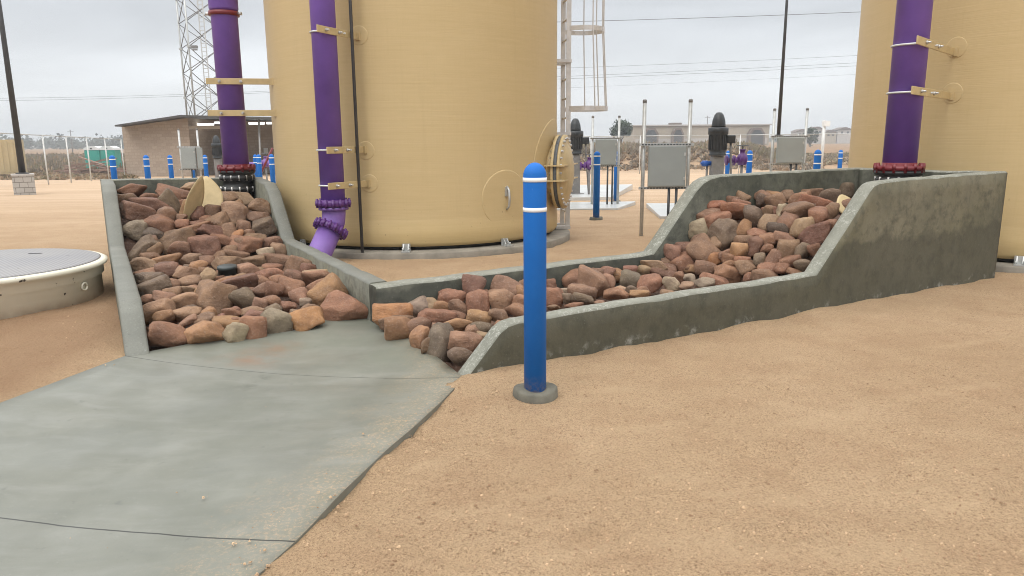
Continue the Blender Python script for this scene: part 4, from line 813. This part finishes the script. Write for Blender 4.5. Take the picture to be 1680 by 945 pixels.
# ------------------------------------------------------------------ fences
def fence(pts, h, label, sp, z_of):
    t = thing('chain_link_fence', (pts[0][0], pts[0][1], z_of(*pts[0])), label, 'fence', 'chain link fences'); path = []
    for (x0, y0), (x1, y1) in zip(pts, pts[1:]):
        n = max(1, int(math.hypot(x1-x0, y1-y0)/sp)); path += [(x0+(x1-x0)*i/n, y0+(y1-y0)*i/n) for i in range(n)]
    path.append(pts[-1]); Q = [Vector((x, y, z_of(x, y))) for x, y in path]
    for p in Q: mb = MB(); mb.cyl(p-Vector((0, 0, .1)), p+Vector((0, 0, h+.03)), .034, 10); rel(t, mb.build('post', M['galvpale'], t))
    mb = MB()
    for a, b in zip(Q, Q[1:]): mb.cyl(a+Vector((0, 0, h)), b+Vector((0, 0, h)), .022, 8)
    rel(t, mb.build('rail', M['galv'], t))
    mb = MB()
    for a, b in zip(Q, Q[1:]): mb.face([mb.bm.verts.new(v) for v in (a+Vector((0, 0, .05)), b+Vector((0, 0, .05)), b+Vector((0, 0, h-.02)), a+Vector((0, 0, h-.02)))])
    rel(t, mb.build('mesh', M['mesh'], t)); return t
zof = lambda x, y: float(ground_z(np.array([float(x)]), np.array([float(y)]), False)[0])
fp0, fp1, fp2 = gp(80, 303), gp(150, 297), gp(205, 291)
dx = (fp1-fp0)/2; hF = pY(67, 222, fp0[1])[2]-fp0[2]; fence([tuple((fp0-dx*3)[:2]), tuple(fp0[:2]), tuple((fp0+dx*2)[:2]), tuple((fp0+dx*4)[:2])], hF, 'chain link fence on thin posts along the left side, left of the block building', float(np.hypot(dx[0], dx[1]))*.9, zof)
fence([(2, 47), (14.2, 46), (17.5, 45.3), (26, 44)], 2.35, 'chain link fence with pale rail behind the pumps and brush bank', 3.05, zof)
# ------------------------------------------------------------------ block building
YB = 50.; bx = lambda px, Y=YB: pY(px, 240, Y)[0]; zz = lambda px, py, Y=YB: pY(px, py, Y)[2]; zg = gz(YB)-.15
bd = thing('block_building', (bx(258), YB, zg), 'low tan block building with dark metal roof and lit porch, left of the manway tank', 'building')
x0, x1, x2 = bx(203), bx(312), bx(560)
mb = MB(); mb.prism([(x0, zg), (x1, zg), (x1, zz(310, 191)), (x0, zz(205, 205))], YB, YB+9); rel(bd, mb.build('block_wall', M['cmu'], bd))
mb = MB(); mb.box(((x1+x2)/2, YB+6, (zg+zz(330, 193))/2), (x2-x1-.02, .3, zz(330, 193)-zg)); rel(bd, mb.build('porch_wall', M['cmu'], bd))
xr = bx(300, YB-1.2); mb = MB(); mb.prism([(bx(192, YB-1.2), zz(192, 205, YB-1.2)), (xr, zz(300, 188.5, YB-1.2)), (x2, zz(480, 195, YB-1.2)), (x2, zz(480, 195, YB-1.2)-.15), (xr, zz(300, 188.5, YB-1.2)-.15), (bx(192, YB-1.2), zz(192, 205, YB-1.2)-.1)], YB-1.2, YB+10); rel(bd, mb.build('roof', M['roofmetal'], bd))
mb = MB(); mb.box((bx(330, YB+5.6), YB+5.75, zg+1.3), (1.7, .1, 2.6)); dr = rel(bd, mb.build('door', M['doorgrey'], bd)); mb = MB(); mb.box((bx(330, YB+5.6)+.6, YB+5.66, zg+1.2), (.1, .06, .15)); mb.build('handle', M['galv'], dr)
mb = MB(); mb.box(((bx(312)+bx(400))/2, YB+.15, zz(340, 209)), (bx(400)-bx(312), .16, .22)); rel(bd, mb.build('beam', M['stucco'], bd))
mb = MB(); mb.cyl((bx(424), YB, zg), (bx(428), YB, zz(425, 195)), .07, 10); rel(bd, mb.build('porch_post', M['galv'], bd))
for a, b, y in ((312, 318, 199.5), (325, 350, 204), (353, 372, 201.5), (409, 433, 202.5), (438, 446, 202)):
    mb = MB(); p0, p1 = pY(a, y, YB+1.5), pY(b, y, YB+1.5); mb.box(((p0[0]+p1[0])/2, YB+1.5, p0[2]), (p1[0]-p0[0], .25, .14)); rel(bd, mb.build('tube_lamp', M['light'], bd))
mb = MB(); mb.box((bx(434, YB+5.6), YB+5.8, zg+1.75), (.3, .06, .4)); rel(bd, mb.build('notice_board', M['whiteplastic'], bd))
# ------------------------------------------------------------------ lattice tower
tw = thing('lattice_tower', (bx(325, 64), 64, -.8), 'white steel lattice tower rising behind the block building', 'tower')
W_ = 1.35; cx = pY(322, 100, 64)[0]; LG = [Vector((cx-1.38, 64.4, 0)), Vector((cx-.02, 62.8, 0)), Vector((cx+1.3, 65.4, 0))]; TZ = 17.6
for i, g_ in enumerate(LG): mb = MB(); mb.cyl(g_+Vector((0, 0, -.8)), g_+Vector((0, 0, TZ)), .07, 10); rel(tw, mb.build('leg', M['galv'], tw))
mb = MB()
for i in range(3):
    a, b = LG[i], LG[(i+1) % 3]
    for k in range(9):
        z0 = -.6+k*2.; mb.cyl(a+Vector((0, 0, z0)), b+Vector((0, 0, z0+2)), .035, 6); mb.cyl(b+Vector((0, 0, z0)), a+Vector((0, 0, z0+2)), .035, 6)
rel(tw, mb.build('bracing', M['column'], tw))
mb = MB(); ex = (LG[1]+LG[2])/2
for k in (-.2, .2): mb.bar(ex+Vector((k+.1, -.1, -.8)), ex+Vector((k+.1, -.1, TZ)), .07, .07)
for k in range(52): mb.bar(ex+Vector((-.1, -.1, -.4+k*.34)), ex+Vector((.3, -.1, -.4+k*.34)), .05, .05)
rel(tw, mb.build('climbing_ladder', M['galvpale'], tw))
mb = MB(); q = Vector(pY(319, 77, 62.6)); mb.box(q, (.45, .3, .22)); mb.box(q-Vector((0, 0, .22)), (.4, .25, .08)); rel(tw, mb.build('floodlight', M['column'], tw))
mb = MB()
for g_ in LG:
    for k in range(5): mb.box(g_+Vector((0, 0, 1.4+k*4)), (.24, .24, .16))
rel(tw, mb.build('gusset', M['galv'], tw))
# ------------------------------------------------------------------ lamp poles
def pole(x0, y0, x1, y1, Y, r, label, ped):
    a = Vector(pY(x1, y1, Y)); t = thing('lamp_pole', (a.x, Y, gz(Y)), label, 'lamp pole', 'dark lamp poles')
    zb_ = gz(Y); zt = 9.5
    mb = MB(); mb.lathe([(r, a.z), (r*.48, zt)], (a.x, Y, 0), n=16); rel(t, mb.build('shaft', M['polepaint'], t))
    mb = MB(); mb.box((a.x, Y-.5, zt), (.3, .9, .12)); rel(t, mb.build('lamp_head', M['polepaint'], t))
    mb = MB(); mb.lathe([(r*1.9, a.z-.0), (r*1.9, a.z+.05), (r*1.1, a.z+.07)], (a.x, Y, 0), n=16); rel(t, mb.build('base_collar', M['polepaint'], t))
    if ped:
        mb = MB(); w = .68; rz_ = -math.atan2(a.x, Y); mb.box((a.x, Y, (zb_-.1+a.z-.03)/2), (w, w, a.z-.03-zb_+.1), rz_); pd = rel(t, mb.build('pedestal', M['whiteblock'], t)); mb = MB(); mb.box((a.x, Y, a.z-.01), (w+.04, w+.04, .06), rz_); mb.build('cap_stone', M['stucco_pale'], pd)
    return t
pole(0, 30, 37, 286, 27, .115, 'dark lamp pole on a pale block pedestal at the photo\'s left edge', True)
pole(1285, 0, 1277, 224, 27, .066, 'slim dark lamp pole behind the right basin, left of the right-hand tank', False)
# ------------------------------------------------------------------ container, toilets, lumber
YC = 47.; zc0 = pY(20, 285, YC)[2]; zc1 = pY(20, 229, YC)[2]; k0 = pY(36, 260, YC); ca_ = math.atan2(k0[0], k0[1]); LC = 6.1
ct = thing('shipping_container', (k0[0], YC, zc0), 'tan corrugated shipping container at the left edge beyond the fence', 'container', None, -ca_-math.radians(5))
mb = MB(); mb.box((-LC/2, 1.22, (zc1-zc0)/2), (LC, 2.44, zc1-zc0)); n = 20
for i in range(n): mb.box((-LC*(i+.5)/n, -.02, (zc1-zc0)/2), (LC/n*.5, .04, (zc1-zc0)*.9))
mb.build('body', M['container'], ct)
for k in (-.3, -LC+.3): MB().box((k, .3, -.09), (.35, .5, .18)).build('foot', M['dark'], ct)
def toilet(x, Y, label, rz):
    z = gz(Y)-.15; t = thing('portable_toilet', (x, Y, z), label, 'portable toilet', 'teal portable toilets', rz)
    bevel(MB().box((0, 0, 1.0), (1.12, 1.15, 2.0)).build('cabin', M['teal'], t), .05)
    d = MB().box((0, -.585, .98), (.85, .03, 1.8)).build('door', M['teal'], t); MB().box((.32, -.61, 1.0), (.06, .03, .14)).build('latch', M['dark'], d)
    mb = MB(); mb.prism([(-.6, 2.0), (.6, 2.0), (.55, 2.14), (.25, 2.3), (-.25, 2.3), (-.55, 2.14)], -.6, .6); mb.build('roof', M['whiteplastic'], t)
    MB().box((.0, -.6, 2.12), (.12, .04, .1)).build('vent', M['dark'], t)
Yt = 58.; toilet(pY(156.5, 255, Yt)[0], Yt, 'teal portable toilet with white roof, left of the pair by the lumber pile', .1); toilet(pY(178, 255, Yt)[0]+.06, Yt+.2, 'teal portable toilet with white roof, right of the pair, nearer the block building', .1)
for i in range(46):
    px = random.uniform(120, 205); Y = random.uniform(51, 54.5); x = pY(px, 260, Y)[0]; mid = math.sin((px-112)/95*PI); z = gz(Y)+.05+random.random()*1.05*mid*(1.0 if px < 165 else .65)
    ln = random.uniform(1.2, 3.0); a = random.uniform(-.7, .7); e = random.uniform(-.3, .3); d = Vector((math.cos(a)*math.cos(e), math.sin(a)*math.cos(e), math.sin(e)))*ln/2; c = Vector((x, Y, z))
    if c.z-abs(d.z) < gz(Y)-.1: d.z = 0
    mb = MB(); mb.bar(c-d, c+d, random.uniform(.15, .3), random.uniform(.04, .08)); tag(mb.build('plank', M['lumber'], origin=c), 'weathered reddish plank in the scrap lumber heap before the teal toilets', 'plank', 'planks in the scrap lumber heap')
# ------------------------------------------------------------------ vegetation
def brush(name, n, gen, label, mats, cat='brush'):
    v, f, mi = [], [], []
    for _ in range(n):
        x, y, h, w, m = gen(); zb_ = zof(x, y)-.05
        for k in range(random.randint(14, 22)):
            a = random.random()*6.28; sp = random.random()**.6; bx_, by_ = x+w*.35*sp*math.cos(a), y+w*.35*sp*math.sin(a); hh = h*random.uniform(.45, 1.05)*(1-.35*sp); tx, ty = x+w*sp*math.cos(a), y+w*sp*math.sin(a); ww = random.uniform(.02, .06)*(1+y/90)
            b = len(v); ca, sa_ = -math.sin(a+random.uniform(-1, 1)), math.cos(a+random.uniform(-1, 1))
            v += [(bx_-ca*ww, by_-sa_*ww, zb_), (bx_+ca*ww, by_+sa_*ww, zb_), (tx+ca*ww*1.5, ty+sa_*ww*1.5, zb_+hh*.8), (tx, ty, zb_+hh)]
            f.append((b, b+1, b+2, b+3)); mi.append(m if random.random() < .8 else random.randrange(len(mats)))
    return tag(meshobj(name, v, f, mats, mi), label, cat, kind='stuff')
BM = [M['brush1'], M['brush2'], M['brush3']]
def gL():
    Y = random.uniform(55, 130)**1.0; px = random.uniform(-30, 215); x = pY(px, 250, Y)[0]; return x, Y, random.uniform(.5, 1.35)*(.8 if Y < 62 else 1), random.uniform(.4, 1.0), random.choice((0, 2, 2, 1, 2))
def gL2():
    Y = random.uniform(44, 57); px = random.uniform(-10, 215); x = pY(px, 250, Y)[0]; return x, Y, random.uniform(.15, .45), random.uniform(.3, .6), random.choice((0, 0, 1))
brush('brush', 3000, gL, 'dry grey brown brush covering the field beyond the left fence', BM)
brush('brush', 500, gL2, 'low straw coloured weeds in front of the brush field at left', BM)
def gR():
    k = random.uniform(.06, .50); Y = random.uniform(56.5, 95); return k*Y, Y, random.uniform(.5, 1.15)*(.55 if k > .36 else 1), random.uniform(.4, 1.0), random.choice((0, 1, 1, 2))
def gR2():
    k = random.uniform(.06, .42); Y = random.uniform(50.5, 57); return k*Y, Y, random.uniform(.15, .6), random.uniform(.25, .6), random.choice((0, 0, 2))
brush('brush', 2600, gR, 'olive and brown brush on top of the dirt bank behind the pumps', BM)
brush('brush', 420, gR2, 'sparse dry weeds on the face of the dirt bank behind the pumps', BM)
def crown(par, c, rx, rz_, n, leaf, mat, name='crown'):
    v, f = [], []; cl = [(random.gauss(0, .5), random.gauss(0, .5), random.uniform(-.6, .75)) for _ in range(26)]
    for _ in range(n):
        q = random.choice(cl); p = Vector((q[0]+random.gauss(0, .2), q[1]+random.gauss(0, .2), q[2]+random.gauss(0, .17)))
        if p.length > 1.08: p = p.normalized()*1.05
        p = Vector((c[0]+p.x*rx, c[1]+p.y*rx, c[2]+p.z*rz_)); u = Vector([random.gauss(0, 1) for _ in range(3)]).normalized(); w = u.orthogonal().normalized(); b = len(v)
        v += [tuple(p+u*leaf), tuple(p+w*leaf*.7), tuple(p-u*leaf), tuple(p-w*leaf*.7)]; f.append((b, b+1, b+2, b+3))
    o = meshobj(name, v, f, [mat])
    if par is not None: o.parent = par; rel(par, o)
    return o
YT = 150.; tb = pY(1018, 228, YT); tp = pY(1018, 212, YT)
tr = thing('tree', (tb[0], YT, gz(YT)), 'single dark green round tree at the left end of the warehouse', 'tree'); mb = MB(); mb.tube([(tb[0], YT, -.9), (tb[0]+.1, YT, 1.2), (tb[0]-.1, YT, 3)], [.3, .22, .15], 10); mb.tube([(tb[0], YT, 1.2), (tb[0]+1, YT+.3, 3)], [.15, .07], 8); mb.tube([(tb[0], YT, 1.3), (tb[0]-1.1, YT-.2, 3.1)], [.15, .07], 8); rel(tr, mb.build('trunk', M['bark'], tr))
crown(tr, (tb[0], YT, tp[2]+.1), 2.3, 2.0, 2600, .2, M['leaf'])
for (x, y, Y, rx, rz_, lab) in ((1330, 224, 190, 1.8, 2.3, 'small dark slim tree between the tall pole\'s rack and the far houses'), ):
    q = pY(x, y, Y); t = thing('tree', (q[0], Y, gz(Y)), lab, 'tree'); mb = MB(); mb.tube([(q[0], Y, -.9), (q[0]+.1, Y, q[2])], [.2, .12], 8); rel(t, mb.build('trunk', M['bark'], t)); crown(t, (q[0], Y, q[2]), rx, rz_, 700, .3, M['leaf'])
# far wood reading as one mass
v, f = [], []
for _ in range(420):
    far = random.random() < .5
    px = random.uniform(-80, 230) if random.random() < .6 else random.uniform(930, 1420); Y = random.uniform(380, 700); x = pY(px, 240, Y)[0]; R_ = random.uniform(2.0, 5.5)*(1 if px < 400 else .75); H_ = random.uniform(.7, 1.15)*R_*(1 if px < 400 else .7)
    for k in range(70):
        p = Vector([random.gauss(0, .45) for _ in range(3)]); p = p if p.length < 1 else p.normalized(); u = Vector([random.gauss(0, 1) for _ in range(3)]).normalized(); w = u.orthogonal().normalized(); c = Vector((x+p.x*R_, Y+p.y*R_, -.8+H_*(p.z*.9+.7))); b = len(v); s_ = R_*random.uniform(.08, .2)
        v += [tuple(c+u*s_), tuple(c+w*s_), tuple(c-u*s_), tuple(c-w*s_)]; f.append((b, b+1, b+2, b+3))
tag(meshobj('treeline', v, f, [M['leaf2']]), 'hazy far line of trees along the horizon', 'trees', kind='stuff')
# ------------------------------------------------------------------ far buildings
YW = 210.; w0, w1 = pY(1040, 220, YW)[0], pY(1262, 220, YW)[0]; wz = pY(1160, 206, YW)[2]
wh = thing('warehouse', ((w0+w1)/2, YW+10, -.8), 'long low beige warehouse with dark arched porches beyond the brush bank', 'warehouse'); mb = MB(); mb.box(((w0+w1)/2, YW+10, (wz-.8)/2), (w1-w0, 20, wz+.8)); rel(wh, mb.build('wall', M['stucco'], wh))
mb = MB(); mb.box(((w0+w1)/2, YW+10, wz+.15), (w1-w0+.8, 21, .35)); rel(wh, mb.build('roof', M['stucco_pale'], wh))
mb = MB(); mb.box(((w0+w1)/2, YW-.06, 1.2), (w1-w0-1, .1, 1.6)); rel(wh, mb.build('window_strip', M['stucco_pale'], wh))
for px, wpx in ((1066, 24), (1110, 18), (1238, 26)):
    xm = pY(px, 220, YW)[0]; ww = wpx/FPX*YW*.98; z1 = pY(px, 219, YW)[2]; z2 = pY(px, 210, YW)[2]
    mb = MB(); mb.prism([(xm-ww/2, -.8), (xm+ww/2, -.8), (xm+ww/2, z1), (xm+ww*.25, z2), (xm-ww*.25, z2), (xm-ww/2, z1)], YW-2.2, YW); p = rel(wh, mb.build('porch', M['rooftile'], wh))
    mb = MB(); mb.prism([(xm-ww*.38, -.8), (xm+ww*.38, -.8), (xm+ww*.38, z1-.3), (xm+ww*.2, z2-.6), (xm-ww*.2, z2-.6), (xm-ww*.38, z1-.3)], YW-2.26, YW-2.205); mb.build('opening', M['glassdark'], p)
mb = MB(); q = pY(1110, 203, YW+4); mb.box((q[0], YW+6, q[2]-.5), (3.2, 3, 1.6)); rel(wh, mb.build('roof_unit', M['rooftile'], wh))
HS = [(1306, 1326, 213, 'stucco_pale', 'white flat walled far house just left of the gate post'), (1332, 1350, 209, 'stucco_pale', 'tall pale far house behind the gate post'), (1354, 1372, 214, 'stucco', 'beige far house second from the right-hand tank'), (1374, 1398, 210, 'stucco_pale', 'pale far house nearest the right-hand tank'), (40, 66, 232, 'stucco_pale', 'pale far shed at the horizon, right of the tan container'), (86, 100, 233, 'stucco_pale', 'small pale far shed at the horizon beyond the brush field')]
for a, b, y, m, lab in HS:
    Y = 330. if a > 400 else 560.; xa_, xb_ = pY(a, 220, Y)[0], pY(b, 220, Y)[0]; z = pY(a, y+3, Y)[2]; t = thing('house', ((xa_+xb_)/2, Y, -.8), lab, 'house'); mb = MB(); mb.box(((xa_+xb_)/2, Y+3, (z-.8)/2), (xb_-xa_, 6, z+.8)); rel(t, mb.build('wall', M[m], t))
    mb = MB(); mb.prism([(xa_-.4, z), (xb_+.4, z), ((xa_+xb_)/2+.5, z+1.1), ((xa_+xb_)/2-.5, z+1.1)], Y-.4, Y+6.4); rel(t, mb.build('roof', M['rooftile'], t))
    for k in (.3, .7): mb = MB(); mb.box((xa_+(xb_-xa_)*k, Y-.05, z-1.2), (.9, .08, .9)); rel(t, mb.build('window', M['glassdark'], t))
# gate post with box, utility poles, overhead wires
Yg = 42.; q0, q1 = pY(1348, 262, Yg), pY(1348, 197, Yg); t = thing('gate_post', (q0[0], Yg, zof(q0[0], Yg)), 'pale post with a box on top near the right-hand tank, beyond the bollards', 'post'); mb = MB(); mb.cyl((q0[0], Yg, gz(Yg)), (q0[0], Yg, q1[2]), .09, 10); rel(t, mb.build('post', M['galvpale'], t)); mb = MB(); mb.box((q0[0]+.1, Yg, q1[2]-.2), (.35, .3, .3)); rel(t, mb.build('box', M['whiteplastic'], t))
for px, y, Y, lab in ((1161, 190, 260, 'thin utility pole above the warehouse roof, left of the pump motor'), (115, 213, 240, 'thin utility pole on the horizon beyond the left fence')):
    q = pY(px, y, Y); t = thing('utility_pole', (q[0], Y, -.8), lab, 'utility pole', 'far utility poles'); mb = MB(); mb.cyl((q[0], Y, -.8), (q[0], Y, q[2]), .16, 8); rel(t, mb.build('shaft', M['column'], t)); mb = MB(); mb.bar((q[0]-1, Y, q[2]-.6), (q[0]+1, Y, q[2]-.6), .12, .12); rel(t, mb.build('crossarm', M['column'], t))
def wire(p0, p1, Y0, Y1, r, sag, label):
    a, b = Vector(pY(*p0, Y0)), Vector(pY(*p1, Y1)); e = (b-a)*.6; a, b = a-e, b+e
    mb = MB(); mb.tube([a.lerp(b, i/30)-Vector((0, 0, sag*4*(i/30)*(1-i/30))) for i in range(31)], r, 6); tag(mb.build('power_line', M['wire'], origin=a), label, 'power line', 'overhead power lines')
WL = 'right of the caged ladder'
wire((1000, 31), (1405, 17), 150, 150, .055, .4, 'highest overhead power line, crossing the sky right of the caged ladder')
wire((1000, 106), (1405, 88), 170, 170, .03, .5, 'second highest overhead power line right of the caged ladder')
wire((960, 121), (1405, 100), 170, 170, .035, .5, 'upper of a close pair of power lines right of the caged ladder')
wire((960, 125), (1405, 105), 170, 170, .035, .5, 'lower of a close pair of power lines right of the caged ladder')
wire((960, 140), (1405, 119), 180, 180, .02, .5, 'faint lowest power line right of the caged ladder')
wire((0, 158), (290, 152), 160, 160, .03, .5, 'upper of two power lines crossing the sky left of the tower')
wire((0, 162), (290, 155), 160, 160, .03, .5, 'lower of two power lines crossing the sky left of the tower')
# litter seen in the photo: the white disc left of the grey wall
P = gp(161, 421); mb = MB(); mb.lathe([(.045, 0), (.05, .012), (.03, .02), (0, .02)], (P[0], P[1], .0), (.2, -.3, 1), 16); tag(mb.build('plastic_disc', M['whiteplastic']), 'small white plastic lid lying on the sand by the grey wall', 'disc')
# ------------------------------------------------------------------ haze, world, sun, camera
hz = MB(); hz.box((0, 480, 9.5), (2600, 1000, 24)); m = bpy.data.materials.new('haze'); m.use_nodes = True; nt = m.node_tree; nt.nodes.remove(nt.nodes['Principled BSDF']); vol = nt.nodes.new('ShaderNodeVolumePrincipled'); vol.inputs['Color'].default_value = (.86, .9, .95, 1); vol.inputs['Density'].default_value = .0010; nt.links.new(vol.outputs[0], nt.nodes['Material Output'].inputs['Volume'])
HAZE = True
if HAZE: tag(hz.build('haze', m), 'pale mist fading the distant trees', 'haze', kind='stuff')
w = bpy.data.worlds.new('World'); S.world = w; w.use_nodes = True; nt = w.node_tree; N = nt.nodes.new; K = nt.links.new; bg = nt.nodes['Background']
EL_, AZ_ = math.radians(52), math.radians(215)      # soft sun behind the cloud, over the photographer's left shoulder
sky = N('ShaderNodeTexSky'); sky.sky_type = 'NISHITA'; sky.sun_disc = False; sky.sun_elevation = EL_; sky.sun_rotation = AZ_
tc = N('ShaderNodeTexCoord'); sp = N('ShaderNodeSeparateXYZ'); K(tc.outputs['Generated'], sp.inputs[0])
cr = N('ShaderNodeValToRGB'); K(sp.outputs[2], cr.inputs[0]); e = cr.color_ramp.elements
e[0].position = 0; e[0].color = (.84, .855, .865, 1); e[1].position = 1; e[1].color = (2.35, 2.34, 2.3, 1)
for p, c in ((.07, (.76, .78, .80)), (.15, (.645, .67, .70)), (.26, (.66, .68, .70)), (.5, (1.52, 1.53, 1.53))): q = e.new(p); q.color = c+(1,)
mp = N('ShaderNodeMapping'); K(tc.outputs['Generated'], mp.inputs[0]); mp.inputs['Scale'].default_value = (1, 1, 5.5)
n1 = N('ShaderNodeTexNoise'); K(mp.outputs[0], n1.inputs['Vector']); n1.inputs['Scale'].default_value = 1.9; n1.inputs['Detail'].default_value = 5; n1.inputs['Roughness'].default_value = .5; n1.inputs['Distortion'].default_value = .4
mr = N('ShaderNodeMapRange'); K(n1.outputs[0], mr.inputs[0]); mr.inputs[1].default_value = .3; mr.inputs[2].default_value = .7; mr.inputs[3].default_value = .80; mr.inputs[4].default_value = 1.17
ml = N('ShaderNodeVectorMath'); ml.operation = 'SCALE'; K(cr.outputs[0], ml.inputs[0]); K(mr.outputs[0], ml.inputs['Scale'])
m10 = N('ShaderNodeVectorMath'); m10.operation = 'SCALE'; K(ml.outputs[0], m10.inputs[0]); m10.inputs['Scale'].default_value = 10
mx = N('ShaderNodeMix'); mx.data_type = 'RGBA'; mx.inputs[0].default_value = .94; K(sky.outputs[0], mx.inputs[6]); K(m10.outputs[0], mx.inputs[7]); K(mx.outputs[2], bg.inputs[0]); bg.inputs[1].default_value = .1
sl = bpy.data.lights.new('sun', 'SUN'); sl.energy = 1.0; sl.angle = math.radians(28); sl.color = (1, .96, .9); so = bpy.data.objects.new('sun', sl); COL.objects.link(so)
sd = Vector((math.sin(AZ_)*math.cos(EL_), math.cos(AZ_)*math.cos(EL_), math.sin(EL_))); so.rotation_euler = sd.to_track_quat('Z', 'Y').to_euler()
cd_ = bpy.data.cameras.new('camera'); cam = bpy.data.objects.new('camera', cd_); COL.objects.link(cam); cd_.sensor_width = 36; cd_.lens = FPX/1680*36; cd_.clip_start = .05; cd_.clip_end = 6000
mtx = Matrix((Vector(RX), Vector(UX), Vector(-_F))).transposed().to_4x4(); mtx.translation = Vector(CAM); cam.matrix_world = mtx; S.camera = cam
vs_ = S.view_settings; vs_.view_transform = 'Standard'; vs_.look = 'None'; vs_.exposure = .22; vs_.gamma = 1
S.cycles.use_denoising = True; S.cycles.filter_width = 1.0; S.cycles.max_bounces = 6; S.cycles.volume_bounces = 0; S.cycles.transparent_max_bounces = 12
